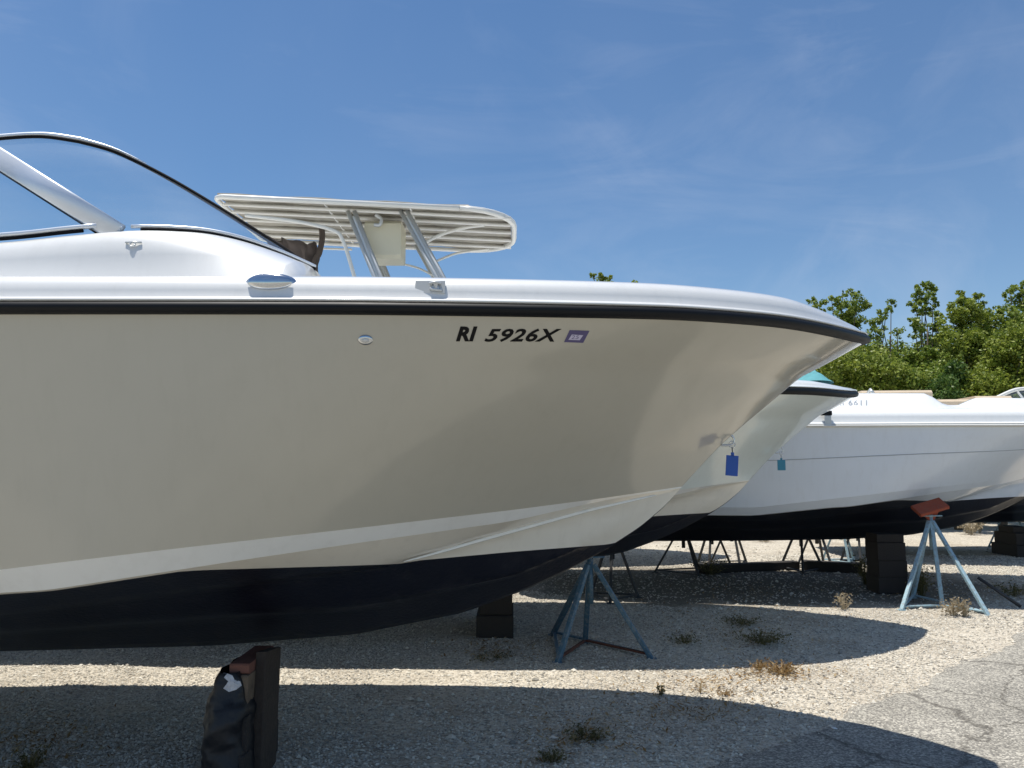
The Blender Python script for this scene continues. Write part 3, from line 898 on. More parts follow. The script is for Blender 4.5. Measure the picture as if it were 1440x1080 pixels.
def lay_word(body, ax, bx, yb0, yt0, yb1, yt1, shear=0.28, off=0.028, mat=None, name="registration_lettering"):
    me = text_mesh(body, 0.08, shear, off * 0.08)
    a, c = hullpoint(ax, yb0), hullpoint(bx, yb1)
    at, ct = hullpoint(ax, yt0), hullpoint(bx, yt1)
    hh = ((at.z - a.z) + (ct.z - c.z)) / 2
    wrap(me, a.x, c.x, lambda f: a.z + (c.z - a.z) * f, hh, side_bvh)
    return link(name, me, mat or M["black_print"], b1, False)
lay_word("RI", 641, 672, 480, 459, 480, 459, 0.32, 0.045)
lay_word("5926X", 681, 789, 481, 461, 481, 463, 0.40, 0.028)
# sticker
def quad_on_hull(pts, name, mat, out):
    n_ = 6
    P = [hullpoint(*q) for q in pts]        # bl, br, tr, tl
    rows = []
    for j in range(n_ + 1):
        r = []
        for i in range(n_ + 1):
            u, v = i / n_, j / n_
            q = (P[0] * (1 - u) + P[1] * u) * (1 - v) + (P[3] * (1 - u) + P[2] * u) * v
            s, _n = on_surface(side_bvh, (q.x, -3, q.z), out)
            r.append(s if s is not None else q)
        rows.append(r)
    return MB().grid(rows).build(name, mat, b1, False)
quad_on_hull([(793, 481), (820, 482), (829, 465), (801, 464)], "registration_sticker", M["purple_print"], 0.0012)
quad_on_hull([(799, 477.5), (815, 478), (820, 471), (804, 470)], "sticker_print", M["lilac_print"], 0.0022)
lay_word("25", 803, 814, 476.5, 471.5, 476.5, 471.5, 0.2, 0.0, M["purple_print"], "sticker_digits").data.transform(Matrix.Translation((0, -0.0015, 0)))

# bow eyes and storage tags
def bow_eye(root, lx, lz, s=1.0):
    mb = MB()
    pts = [(lx - 0.015 * s, 0, lz + 0.03 * s), (lx + 0.03 * s, 0, lz + 0.028 * s), (lx + 0.046 * s, 0, lz + 0.0 * s), (lx + 0.032 * s, 0, lz - 0.026 * s), (lx - 0.03 * s, 0, lz - 0.03 * s)]
    mb.tube(smooth_path(pts, 5), 0.0055 * s, 8)
    return mb.build("bow_eye", M["chrome"], root, True)
def storage_tag(loc, mat, label, w, h, tilt=0.0, cord=0.04):
    t = empty("storage_tag", loc)
    tag(t, label, "tag", "plastic tags hung from the bow eyes")
    rg = [(0.018 * math.cos(a), 0.004 * math.sin(a * 2), 0.018 * math.sin(a)) for a in np.linspace(0, 2 * math.pi, 17)]
    MB().tube(rg, 0.0028, 6).build("ring", M["chrome"], t, True)
    MB().tube([(0, 0, -0.018), (0.001, 0, -0.018 - cord)], 0.003, 6).build("cord", M["stand_dark"], t, True)
    mb = MB().bar((0, -0.004, -0.02 - cord), (-tilt * h, -0.004, -0.02 - cord - h), w, 0.006, (0, 1, 0), 0.0025)
    mb.bar((0, -0.004, -0.002 - cord), (0, -0.004, -0.024 - cord), w * 0.26, 0.006, (0, 1, 0), 0.002)
    mb.build("plate", mat, t)
    return t
ex, ez = U(1022, 619, YC1)
bow_eye(b1, ex - XTIP - 0.004, ez + 0.0)
storage_tag((ex + 0.030, YC1, ez - 0.024), M["blue_tag"], "deep blue plastic tag hanging from the bow eye of the tan boat", 0.072, 0.118, 0.08, 0.045)

# ---------------- boat 2 : pale hull behind with the tower top
X2, Y2 = U(1201, 558, 7.8)[0], 7.8
b2 = empty("motor_boat", (X2, Y2, 0))
tag(b2, "pale greenish-white powerboat second in the row with black rub rail and slatted sun top", "boat", "powerboats stored ashore in a row")
h2 = hull_boat(b2, 10.2, M["pale_gel"], M["white_gel"], M["cream_gel"], M["black_paint"], M["white_gel"], M["rubber"], dz=-0.035, N=80, capmul=0.62, rail_h=0.06)
O2 = Vector((X2, Y2, 0))
def L2(px, py, Y): return P3(px, py, Y) - O2
ex2, ez2 = U(1085, 633, Y2)
# find the stem point of boat 2 near that height
zz = np.linspace(-1.6, 0, 200); st = np.array([STEM(q) - 0.035 for q in zz])
lx2 = float(np.interp(ez2, st, zz))
bow_eye(b2, lx2 + 0.0, ez2, 1.0)
storage_tag((X2 + lx2 + 0.025, Y2, ez2 - 0.028), M["teal_tag"], "small light teal plastic tag hanging from the bow eye of the pale boat", 0.082, 0.105, 0.0, 0.05)

# sun top ("t-top") on boat 2
tt = empty("sun_top"); tt.parent = b2
zt = lambda x: 4.035 - 0.050 * (x + X2 + 2.7) * 1.0      # slopes down forward
HW, CY = 0.71, -0.22
def tpt(x, y, dz=0.0):            # world x, local y
    return Vector((x - X2, y + CY, zt(x - X2) + dz))
xb, xf = -2.75, 0.02
perim = []
rc_ = 0.50
def corner(cx, cy, a0, a1, n=8, r=rc_): return [(cx + r * math.cos(a), cy + r * math.sin(a)) for a in np.linspace(a0, a1, n)]
pl = corner(xf - rc_, -HW + rc_, -math.pi / 2, 0) + corner(xf - rc_, HW - rc_, 0, math.pi / 2) + corner(xb + .1, HW - .1, math.pi / 2, math.pi, r=.1) + corner(xb + .1, -HW + .1, math.pi, 1.5 * math.pi, r=.1)
pl.append(pl[0])
MB().tube([tpt(x, y) for x, y in pl], 0.024, 8).build("top_frame", M["white_tube"], tt, True)
tubes = [-0.52, -0.30, -0.05, 0.22, 0.48]
for y in tubes:
    MB().tube([tpt(xb + .02, y, -0.008), tpt(xf - (0.03 if abs(y) < .6 else .10), y, -0.008)], 0.017, 8).build("slat_tube", M["white_tube"], tt, True)
for x in (-1.75, -0.95):
    MB().tube([tpt(x, -HW, 0.012), tpt(x, HW, 0.012)], 0.010, 6).build("cross_tube", M["white_tube"], tt, True)
# canvas panels between the tubes
ybd = [-HW + 0.01] + tubes + [HW - 0.01]
for y0, y1 in zip(ybd[:-1], ybd[1:]):
    rows = []
    for i in range(15):
        f = i / 14
        x0 = xb + 0.03 + (xf - xb - 0.06) * f
        r = []
        for k in range(5):
            y = y0 + (y1 - y0) * k / 4
            lim = xf - 0.02 - max(0, rc_ - math.sqrt(max(0, rc_ ** 2 - max(0, abs(y) - (HW - rc_)) ** 2)))
            x = min(x0, lim)
            r.append(tpt(x, y, 0.036 - 0.016 * math.sin(math.pi * k / 4) + 0.006 * math.sin(i * 1.7 + k)))
        rows.append(r)
    lo = [[p - Vector((0, 0, 0.012)) for p in r] for r in rows]
    mb = MB().grid(rows); mb.grid(lo); mb.grid([rows[0], lo[0]]); mb.grid([rows[-1], lo[-1]])
    mb.grid([[r[0] for r in rows], [r[0] for r in lo]]); mb.grid([[r[-1] for r in rows], [r[-1] for r in lo]])
    mb.build("canvas_panel", M["canvas_tan"], tt, True)
# rolled canvas lip on the front edge
lipp = [tpt(x, y, 0.015) for x, y in pl[:16]]
MB().tube(lipp, 0.028, 8, radii=[0.012 + 0.016 * math.sin(math.pi * i / 15) for i in range(16)]).build("front_roll", M["white_tube"], tt, True)
def leg_line(pxa, pya, pxb, pyb, Y):
    a = P3(pxa, pya, Y); c = P3(pxb, pyb, Y)
    k = (a.z - 2.28) / (a.z - c.z)
    return a - O2, a + (c - a) * k - O2
for (pa, pb, pc, pd) in ((489, 297, 526, 388), (563, 296, 613, 388)):
    a, c = leg_line(pa, pb, pc, pd, 7.05)
    for sg in (1, -1):
        aa, cc = Vector((a.x, a.y if sg > 0 else 0.36, a.z)), Vector((c.x, c.y if sg > 0 else 0.42, c.z))
        MB().tube([aa, cc], 0.021, 8).build("leg", M["alu_dull"], tt, True)
        dx = Vector((0.062, 0, 0))
        MB().tube([aa + dx, cc + dx], 0.021, 8).build("leg", M["alu_dull"], tt, True)
        MB().bar(aa.lerp(cc, 0.03) + dx * .5, aa.lerp(cc, 0.97) + dx * .5, 0.008, 0.045, (1, 0, 0), 0.002).build("leg_web", M["alu_dull"], tt)
def curve_px(pts, r, name="brace", mat="white_tube"):
    MB().tube(smooth_path([L2(*p) for p in pts], 7), r, 8).build(name, M[mat], tt, True)
curve_px([(345, 303, 7.0), (420, 312, 7.02), (468, 324, 7.05), (482, 338, 7.05), (498, 388, 7.05), (530, 500, 7.05)], 0.018)
curve_px([(500, 318, 8.35), (545, 330, 8.35), (592, 344, 8.35)], 0.016)
curve_px([(594, 344, 7.3), (620, 330, 7.3), (660, 319, 7.35), (713, 314, 7.5)], 0.017)
curve_px([(608, 370, 7.15), (640, 357, 7.9), (672, 352, 8.15), (700, 349, 8.25)], 0.013)
curve_px([(550, 368, 7.9), (585, 376, 7.7), (610, 388, 7.5)], 0.011)
curve_px([(440, 349, 8.3), (495, 351, 8.3)], 0.012)
# equipment box under the top
c = L2(541, 330, 7.3)
MB().box((c.x - 0.17, c.y - 0.15, c.z - 0.27), (c.x + 0.18, c.y + 0.18, 3.90), 0.03).build("electronics_box", M["panel"], tt)
MB().tube(smooth_path([L2(528, 302, 7.1), L2(536, 308, 7.1), L2(534, 316, 7.1), L2(526, 316, 7.1)], 4), 0.018).build("light_fitting", M["alu_dull"], tt, True)
# centre console and folded seat back seen past the windshield
MB().tube(smooth_path([L2(452, 318, 7.6), L2(453, 335, 7.6), L2(449, 356, 7.6), L2(441, 382, 7.6), L2(436, 520, 7.6)], 5), 0.03, 8).build("seat_post", M["brown"], tt, True)
rows = []
for i in range(26):
    r = []
    for k in range(15):
        f, v = i / 25, k / 14
        q = L2(372 + 76 * f, 326 + 10 * f, 7.35 + 0.25 * f)
        w = mnoise.noise(Vector((f * 5, v * 3, 1.5)))
        r.append(q + Vector((0.05 * w, 0.22 * v + 0.10 * mnoise.noise(Vector((f * 9, v * 2, 7))), -0.05 - (0.06 + 0.25 * f) * v - 0.02 * w + 0.012 * math.sin(f * 22 + v * 3))))
    rows.append(r)
MB().grid(rows).build("gathered_curtain", M["brown"], tt, True)
cx = L2(560, 600, 7.7).x
rows = []
for z, s in ((2.2, 1.0), (2.3, .97), (2.9, 0.85), (3.0, 0.75)):
    rows.append([(cx + 0.45 * s * math.copysign(abs(math.cos(a)) ** .5, math.cos(a)), 0.42 * s * math.copysign(abs(math.sin(a)) ** .5, math.sin(a)), z) for a in np.linspace(0, 2 * math.pi, 33)[:-1]])
mb = MB().grid([rows[0], rows[1], rows[2], rows[3]], close=True)
k0 = len(mb.v); mb.f.append(tuple(k0 - 32 + i for i in range(32)))
mb.build("console", M["white_gel"], b2, True)

# crumpled teal cover on the foredeck of boat 2
def cloth_heap(name, mat, cx, cy, z0, rx, ry, h, parent=None, seed=0):
    rows = []
    for i in range(17):
        r = []
        for k in range(33):
            a = 2 * math.pi * k / 32; q = i / 16
            rr = 1 + 0.22 * mnoise.noise(Vector((math.cos(a) * 1.5, math.sin(a) * 1.5, seed)))
            zz = h * max(0, 1 - q ** 1.6) * (1 + 0.55 * mnoise.noise(Vector((math.cos(a) * q * 4, math.sin(a) * q * 4, seed + 4))))
            r.append((cx + rx * q * rr * math.cos(a), cy + ry * q * rr * math.sin(a), z0 + zz + 0.01 * mnoise.noise(Vector((k, i, seed)))))
        rows.append(r)
    return MB().grid(rows[1:]).build(name, mat, parent, True)
tc_ = P3(1132, 528, 7.75)
th = cloth_heap("boat_cover", M["teal_canvas"], tc_.x, tc_.y, 2.39, 0.26, 0.33, 0.13, None, 5)
tag(th, "crumpled teal canvas cover lying on the bow of the second boat", "boat cover")

# ---------------- boat 3 : white cruiser, bow out of the picture to the right
YAW3 = R(-5.5)
b3 = empty("motor_boat", (8.15, 9.9, 0), YAW3)
tag(b3, "long white powerboat with tall white deck, grey registration and bow beyond the right edge", "boat", "powerboats stored ashore in a row")
h3 = hull_boat(b3, 8.2, M["cool_gel"], M["cool_gel"], M["cool_gel"], M["black_paint"], M["white_gel"], M["white_tube"], dz=0.03, dz_sheer=-0.23, N=80, capmul=1.35, capwide=1.7, rail_h=0.03)
Mt3 = Matrix.Translation(b3.location) @ Matrix.Rotation(YAW3, 4, 'Z')
I3 = Mt3.inverted()
def W3(px, py, Y): return I3 @ P3(px, py, Y)
def near3(px, py, bvh):           # ray from the camera on a boat-3 part, in local space
    o = I3 @ Vector((0, 0, CAM_H)); d = (I3 @ P3(px, py, 9) - o).normalized()
    hit, nrm, _, _ = bvh.ray_cast(o, d)
    if hit is not None and nrm.dot(d) > 0: nrm = -nrm
    return hit, nrm
# raised deck moulding with a cockpit dip
def z_at(Y, py): return U(0, py, Y)[1]
topl = [(-8.1, 2.42), (-6.6, 2.43), (-5.2, 2.44)]
prof_px = [(1000, 557), (1195, 557), (1203, 553), (1300, 553), (1312, 558), (1326, 567), (1334, 569.5), (1350, 569.5), (1358, 566), (1372, 560), (1385, 559), (1440, 560), (1560, 563), (1750, 572)]
Yd = 9.28
rows = []
pts3 = []
for q, (px, py) in enumerate(prof_px):
    pts3.append(P3(px, py, Yd - (px - 1200) / 1081 * 0.9))
dense = []
for a, c in zip(pts3[:-1], pts3[1:]):
    m_ = max(2, int((c - a).length / 0.06))
    for k in range(m_): dense.append(a.lerp(c, k / m_))
dense.append(pts3[-1])
for p in dense:
    l = I3 @ p
    yb = -b_sheer(min(l.x, -0.1)) + 0.20
    zb = h3["shs"](min(l.x, -0.1)) + 0.20
    l.y = max(l.y, yb + 0.10)
    zt3 = max(l.z, zb + 0.01)
    rows.append([(l.x, yb - 0.03, zb - 0.03), (l.x, yb, zb), (l.x, yb + (l.y - yb) * .55, zb + (zt3 - zb) * .62), (l.x, l.y - 0.012, zt3 - 0.014), (l.x, l.y + 0.012, zt3), (l.x, l.y + 0.12, zt3), (l.x, l.y + 0.135, zt3 - 0.012), (l.x, l.y + 0.15, zb - 0.05)])
mb = MB().grid(rows); mb.grid([[(a, -y, z) for a, y, z in r] for r in rows])
mb.build("deck_moulding", M["white_gel"], b3, True)
# moulded crease along the cap
# tan cushions inside
def cushion(px0, px1, py0, py1, Y0, dep, name="cushion", mat="tan_vinyl"):
    a = I3 @ P3(px0, py0, Y0); c = I3 @ P3(px1, py1, Y0)
    return MB().box((a.x, a.y, c.z), (c.x, a.y + dep, a.z), 0.03).build(name, M[mat], b3)
cushion(1212, 1308, 549.2, 566, 9.75, 0.5)
cushion(1318, 1371, 561.5, 585, 9.85, 0.6)
cushion(1372, 1422, 556.8, 580, 9.85, 0.6)
MB().tube([W3(1228, 553, 9.55), W3(1224, 548, 9.6), W3(1221, 552, 9.65)], 0.02).build("handle", M["alu_dull"], b3, True)
# accent line and print, cleat
cap3 = bvh_of(h3["cap"]); mold3 = bvh_of([c for c in b3.children if c.name.startswith("deck_moulding")][0]); side3 = bvh_of(h3["side"])
me = text_mesh("RI 6611", 0.08, 0.0, 0.0)
co = np.array([v.co for v in me.vertices]); mn, mxx = co[:, :2].min(0), co[:, :2].max(0)
okk = True
for v in me.vertices:
    px = 1176 + (1219 - 1176) * (v.co.x - mn[0]) / (mxx[0] - mn[0]); py = 570.0 - 7 * (v.co.y - mn[1]) / (mxx[1] - mn[1])
    best = None
    for bv in (cap3, mold3):
        h, nn_ = near3(px, py, bv)
        if h is not None and (best is None or h.y < best[0].y): best = (h, nn_)
    if best: v.co = best[0] + best[1] * 0.004
link("registration_lettering", me, M["grey_print"], b3, False)
h, nn_ = near3(1161, 588, cap3)
if h is not None:
    MB().box((h.x - 0.06, h.y - 0.05, h.z + 0.03), (h.x + 0.06, h.y + 0.0, h.z + 0.085), 0.012).build("cleat", M["rubber"], b3)
    MB().box((h.x - 0.02, h.y - 0.045, h.z - 0.10), (h.x + 0.05, h.y - 0.02, h.z + 0.03), 0.006).build("strap", M["alu_dull"], b3)
# thin knuckle line along the topsides
row = h3["rows"][9]; row2 = h3["rows"][10]
pts = [Vector(p) + Vector((0, -0.002, 0)) for p in row[:-3]]
mb = MB().tube(pts, 0.0042, 6)
mb.build("knuckle_line", M["grey_print"], b3, True)

# ---------------- boats 4 and 5 further back
b4 = empty("motor_boat", (12.8, 13.55, 0), R(-2))
tag(b4, "farthest white powerboat at right, only its windshield edge and dark bottom showing", "boat", "powerboats stored ashore in a row")
h4 = hull_boat(b4, 7.3, M["white_gel"], M["white_gel"], M["cream_gel"], M["black_paint"], M["white_gel"], M["rubber"], N=50)
wr = []
for px, py, Y in ((1400, 560, 12.9), (1425, 549, 12.9), (1445, 546, 12.95), (1500, 540, 13.0)): wr.append(P3(px, py, Y))
I4 = (Matrix.Translation(b4.location) @ Matrix.Rotation(R(-2), 4, 'Z')).inverted()
w4 = empty("windshield"); w4.parent = b4
wl_ = [I4 @ p for p in wr]
lowp = [Vector((p.x - 0.02, p.y + 0.02, 2.36)) for p in wl_]
hi, lo = smooth_path(wl_, 5), smooth_path([Vector((wl_[0].x - .35, wl_[0].y, 2.42))] + [Vector((p.x + .25, p.y, 2.42)) for p in wl_[1:]], 5)
MB().tube(hi, 0.03, 8).tube([hi[6], lo[6]], 0.02, 6).tube([hi[0], hi[0] + Vector((-.6, 0, -.3))], 0.03, 8).build("frame", M["white_tube"], w4, True)
MB().grid([hi, lo]).build("pane", M["glass"], w4, True)
MB().tube([p + Vector((0, 0.02, -0.05)) for p in hi], 0.018, 6).build("gasket", M["rubber"], w4, True)

b5 = empty("motor_boat", (3.25, 13.6, 0), R(1))
tag(b5, "farthest powerboat seen only as a dark hull bottom behind the second and third boats", "boat", "powerboats stored ashore in a row")
hull_boat(b5, 6.6, M["white_gel"], M["white_gel"], M["cream_gel"], M["black_paint"], M["white_gel"], M["rubber"], dz=-0.02, N=40)

# ================================================================== STANDS
def stand(loc, feet, apex_h, head_h, tilt, mats, label, braces=True, pad=True, r=0.017, pad_size=(0.30, 0.24), handle=True, pad_yaw=0.0, rusty_bar=None, cat="boat stand"):
    """feet: local xy of each leg; apex_h where the legs meet; head_h pad height"""
    t = empty("boat_stand", loc)
    tag(t, label, cat, "jack stands propping up the boats")
    leg_m, screw_m, pad_m, bar_m = mats
    cx = cy = 0.0
    for fx, fy in feet:
        d = Vector((fx - cx, fy - cy, 0)).normalized()
        ap = Vector((cx, cy, apex_h)) + d * 0.03
        MB().bar(ap, (fx, fy, 0.0), r * 2.0, r * 1.7, (d.x, d.y, 0.4), 0.004).box((fx - .04, fy - .03, -0.004), (fx + .04, fy + .03, 0.007), 0.002).build("leg", leg_m, t)
    if braces:
        for i in range(len(feet)):
            a, c = feet[i], feet[(i + 1) % len(feet)]
            q = 0.10
            pa = Vector((a[0], a[1], 0)).lerp(Vector((cx, cy, apex_h)), q / apex_h * 0.35); pc = Vector((c[0], c[1], 0)).lerp(Vector((cx, cy, apex_h)), q / apex_h * 0.35)
            MB().bar(pa, pc, 0.030, 0.018, (0, 0, 1), 0.003).build("brace", bar_m if (rusty_bar is None or i in rusty_bar) else leg_m, t)
    MB().tube([(cx, cy, apex_h - 0.32), (cx, cy, apex_h + 0.05)], 0.027, 10).build("socket", leg_m, t, True)
    MB().tube([(cx, cy, apex_h), (cx, cy, head_h - 0.02)], 0.014, 8).build("screw", screw_m, t, True)
    if handle:
        MB().tube([(cx - 0.13, cy - 0.01, apex_h + 0.06), (cx + 0.12, cy - 0.03, apex_h + 0.065)], 0.008, 6).tube([(cx, cy, apex_h + .045), (cx, cy, apex_h + .075)], 0.028, 8).build("handle", leg_m, t, True)
    if pad:
        nrm = Vector(tilt).normalized()
        c = Vector((cx, cy, head_h))
        xa = Vector((math.cos(pad_yaw), math.sin(pad_yaw), 0)); xa = (xa - nrm * xa.dot(nrm)).normalized(); ya = nrm.cross(xa)
        w, d_ = pad_size
        vs = []; 
        mb = MB()
        mb.bar(c - xa * w / 2, c + xa * w / 2, d_, 0.045, nrm, 0.008)
        mb.build("pad", pad_m, t)
        # gusset under the pad
        mb = MB()
        a0, a1 = c - xa * w * 0.36 - nrm * 0.022, c + xa * w * 0.36 - nrm * 0.022
        bt = Vector((cx, cy, head_h - 0.15))
        for sgn in (-1, 1):
            o_ = ya * 0.016 * sgn
            mb.add([a0 + o_, a1 + o_, bt + o_ + xa * 0.02, bt + o_ - xa * 0.02, a0 + o_ * 1.6, a1 + o_ * 1.6, bt + o_ * 1.6 + xa * .02, bt + o_ * 1.6 - xa * .02], [(0, 1, 2, 3), (7, 6, 5, 4), (0, 4, 5, 1), (1, 5, 6, 2), (2, 6, 7, 3), (3, 7, 4, 0)])
        mb.build("gusset", pad_m, t)
    return t
def tri(rad, rot):
    return [(rad * math.cos(rot + k * 2 * math.pi / 3), rad * math.sin(rot + k * 2 * math.pi / 3)) for k in range(3)]
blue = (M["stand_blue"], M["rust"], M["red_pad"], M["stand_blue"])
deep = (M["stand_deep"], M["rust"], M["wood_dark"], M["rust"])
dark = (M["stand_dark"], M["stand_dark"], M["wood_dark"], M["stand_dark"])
# right stand of boat 3
gA, gB, gC = G(1268, 858), G(1326, 856), G(1390, 866)
cc = Vector((4.85, 9.02, 0))
feet = [(gA.x - cc.x, gA.y - cc.y), (gC.x - cc.x, gC.y - cc.y), (0.20, 0.52), (gB.x - cc.x - 0.0, gB.y - cc.y + 0.03)]
feet = [(gA.x - cc.x, gA.y - cc.y), (gB.x - cc.x, gB.y - cc.y), (gC.x - cc.x, gC.y - cc.y), (-0.10, 0.30)]
sA = stand((cc.x, cc.y, 0), feet, 0.92, 1.08, (-0.26, -0.50, 0.85), blue, "pale blue steel boat stand with a tilted red pad under the long white boat", r=0.021, pad_size=(0.34, 0.20), pad_yaw=R(8))
# stand under boat 2, in the shade of the tan boat
cc = Vector((0.66, 6.62, 0))
feet = [(G(784, 932).x - cc.x, G(784, 932).y - cc.y), (G(916, 926).x - cc.x, G(916, 926).y - cc.y), (G(823, 906).x - cc.x, G(823, 906).y - cc.y + .02), (G(777, 893).x - cc.x, G(777, 893).y - cc.y)]
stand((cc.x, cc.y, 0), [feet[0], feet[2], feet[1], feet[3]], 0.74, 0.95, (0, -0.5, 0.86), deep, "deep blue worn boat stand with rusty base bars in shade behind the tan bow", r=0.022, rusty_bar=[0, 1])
# further dark stands: (px foot centre, py, label)
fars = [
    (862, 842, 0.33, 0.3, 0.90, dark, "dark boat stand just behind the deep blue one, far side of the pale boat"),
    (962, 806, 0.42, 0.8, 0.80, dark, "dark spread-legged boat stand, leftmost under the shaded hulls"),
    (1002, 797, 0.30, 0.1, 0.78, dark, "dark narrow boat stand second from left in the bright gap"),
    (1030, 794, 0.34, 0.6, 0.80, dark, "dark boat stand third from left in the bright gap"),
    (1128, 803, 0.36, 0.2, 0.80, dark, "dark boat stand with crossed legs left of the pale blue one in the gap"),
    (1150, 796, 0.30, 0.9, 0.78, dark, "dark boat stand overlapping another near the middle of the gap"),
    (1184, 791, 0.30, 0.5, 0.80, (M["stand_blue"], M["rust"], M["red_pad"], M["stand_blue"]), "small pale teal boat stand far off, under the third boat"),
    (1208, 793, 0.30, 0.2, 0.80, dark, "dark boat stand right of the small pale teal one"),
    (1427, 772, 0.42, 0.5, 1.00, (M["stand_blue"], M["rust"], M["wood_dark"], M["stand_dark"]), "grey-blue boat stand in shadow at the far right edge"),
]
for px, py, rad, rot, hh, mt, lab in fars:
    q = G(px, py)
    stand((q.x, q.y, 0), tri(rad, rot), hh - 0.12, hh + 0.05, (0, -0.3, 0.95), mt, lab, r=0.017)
# slanting dark prop bar at the far right, leaning under boat 3
a, c = G(1436, 856), P3(1375, 812, 8.9)
pb = MB().tube([Vector((a.x, a.y, 0.02)), Vector((c.x, c.y, max(c.z, 0.05)))], 0.018, 8).build("prop_pole", M["stand_dark"], None, True)
tag(pb, "thin dark pole lying slanted on the ground right of the pale blue stand", "pole")

# ================================================================== KEEL BLOCKS
def block_stack(loc, sizes, mats, label, rz=0.0):
    t = empty("keel_block", loc, rz)
    tag(t, label, "keel block", "timber blocks under the keels")
    z = 0
    for (w, d, h, dx, dy, m_) in sizes:
        MB().box((-w / 2 + dx, -d / 2 + dy, z), (w / 2 + dx, d / 2 + dy, z + h - 0.002), 0.008).build("timber", mats[m_], t)
        z += h
    return t
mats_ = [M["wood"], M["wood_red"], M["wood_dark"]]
kx = U(345, 990, 4.2)[0]
kb = empty("keel_block", (kx, 4.22, 0))
tag(kb, "weathered timber keel block partly wrapped in black plastic under the tan boat", "keel block", "timber blocks under the keels")
def bx(lo, hi, name, mat, bev=0.008): return MB().box(lo, hi, bev).build(name, mat, kb)
kb.scale.x = 0.74
zk = STEM(kx - XTIP)
bx((-0.13, -0.30, 0.0), (0.13, 0.26, 0.17), "timber", M["wood_dark"])
bx((-0.11, -0.26, 0.172), (0.12, 0.24, 0.34), "timber", M["wood_dark"])
bx((-0.03, -0.22, 0.342), (0.105, 0.22, zk - 0.055), "timber", M["wood"])
bx((-0.035, -0.20, zk - 0.053), (0.10, 0.20, zk - 0.002), "wedge", M["wood_red"])
post = MB().bar((0.155, -0.05, 0.0), (0.135, 0.03, zk + 0.015), 0.075, 0.26, (0, 1, 0), 0.006).build("post", M["wood_post"], kb)
# plastic sheet wrapped around the near end
rows = []
nn = 64
for i in range(40):
    z = 0.005 + (zk - 0.045 + 0.02 * math.sin(3)) * i / 39
    r = []
    for k in range(nn):
        a = 2 * math.pi * k / nn
        w = 0.155 + 0.012 * math.sin(z * 17) - (0.05 * max(0, (z - 0.33) / 0.15) if math.cos(a) < 0 else 0.06 * max(0, (z - .36) / .12))
        d = 0.26
        ca, sa = math.cos(a), math.sin(a)
        x = math.copysign(abs(ca) ** 0.55, ca) * w - 0.028; y = math.copysign(abs(sa) ** 0.45, sa) * d * (1 - 0.25 * max(0, (z - .3) / .2)) - 0.065
        nz_ = mnoise.noise(Vector((x * 9, y * 9, z * 13))) * 0.022 + mnoise.noise(Vector((x * 25, y * 25, z * 40 + 9))) * 0.008
        r.append((x + ca * nz_, y + sa * nz_, z))
    rows.append(r)
sheet = MB().grid(rows, close=True).build("plastic_sheet", M["tarp"], None, True)
sheet.location = (kx, 4.22, 0); sheet.scale.x = 0.74
tag(sheet, "crumpled black plastic wrapped round the timber block under the tan boat", "plastic sheet")
sbv = BVHTree.FromPolygons([v.co.copy() for v in sheet.data.vertices], [tuple(p.vertices) for p in sheet.data.polygons])
def patch(poly, name, mat):
    cxp = sum(p[0] for p in poly) / len(poly); cyp = sum(p[1] for p in poly) / len(poly)
    rings = []
    for q in (1.0, 0.66, 0.33, 0.02):
        r = []
        for (px, py) in poly:
            d = (P3(cxp + (px - cxp) * q, cyp + (py - cyp) * q, 4) - Vector((0, 0, CAM_H))).normalized()
            o_ = Vector((0, 0, CAM_H)) - sheet.location
            h, n_, _, _ = sbv.ray_cast(Vector((o_.x / 0.74, o_.y, o_.z)), Vector((d.x / 0.74, d.y, d.z)).normalized())
            r.append(h - d * 0.004 if h is not None else None)
            if h is None: print('patch miss', px, py)
        rings.append(r)
    if any(v is None for r in rings for v in r): return
    MB().grid(rings, close=True).build(name, mat, sheet, False)
patch([(314, 968), (322, 973), (332, 970), (340, 964), (338, 958), (330, 956), (327, 950), (320, 947), (314, 945), (315, 953), (321, 958), (318, 963)], "torn_label", M["paper"])
patch([(353, 948), (357, 949), (359, 957), (355, 960), (353, 956)], "torn_label", M["paper"])

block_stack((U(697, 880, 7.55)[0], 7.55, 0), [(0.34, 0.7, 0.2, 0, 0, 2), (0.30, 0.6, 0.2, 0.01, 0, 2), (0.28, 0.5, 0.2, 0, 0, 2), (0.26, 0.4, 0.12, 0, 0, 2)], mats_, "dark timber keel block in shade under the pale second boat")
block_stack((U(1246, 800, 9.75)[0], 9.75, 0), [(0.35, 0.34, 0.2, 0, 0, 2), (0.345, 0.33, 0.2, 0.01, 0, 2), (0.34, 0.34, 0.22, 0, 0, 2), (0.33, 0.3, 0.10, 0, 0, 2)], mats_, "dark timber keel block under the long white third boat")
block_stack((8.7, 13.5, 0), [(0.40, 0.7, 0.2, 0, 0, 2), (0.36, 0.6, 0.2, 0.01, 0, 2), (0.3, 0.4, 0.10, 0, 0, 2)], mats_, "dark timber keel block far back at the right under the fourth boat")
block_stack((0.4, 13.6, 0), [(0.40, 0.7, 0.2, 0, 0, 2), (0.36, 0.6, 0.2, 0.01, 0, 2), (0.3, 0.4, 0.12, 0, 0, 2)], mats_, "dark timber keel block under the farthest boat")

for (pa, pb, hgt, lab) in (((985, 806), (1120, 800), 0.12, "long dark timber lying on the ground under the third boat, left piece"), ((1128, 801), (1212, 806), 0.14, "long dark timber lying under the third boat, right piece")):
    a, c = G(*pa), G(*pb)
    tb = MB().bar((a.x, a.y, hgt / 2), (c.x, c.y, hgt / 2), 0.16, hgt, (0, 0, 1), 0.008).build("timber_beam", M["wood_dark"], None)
    tag(tb, lab, "timber", "timbers lying on the ground")

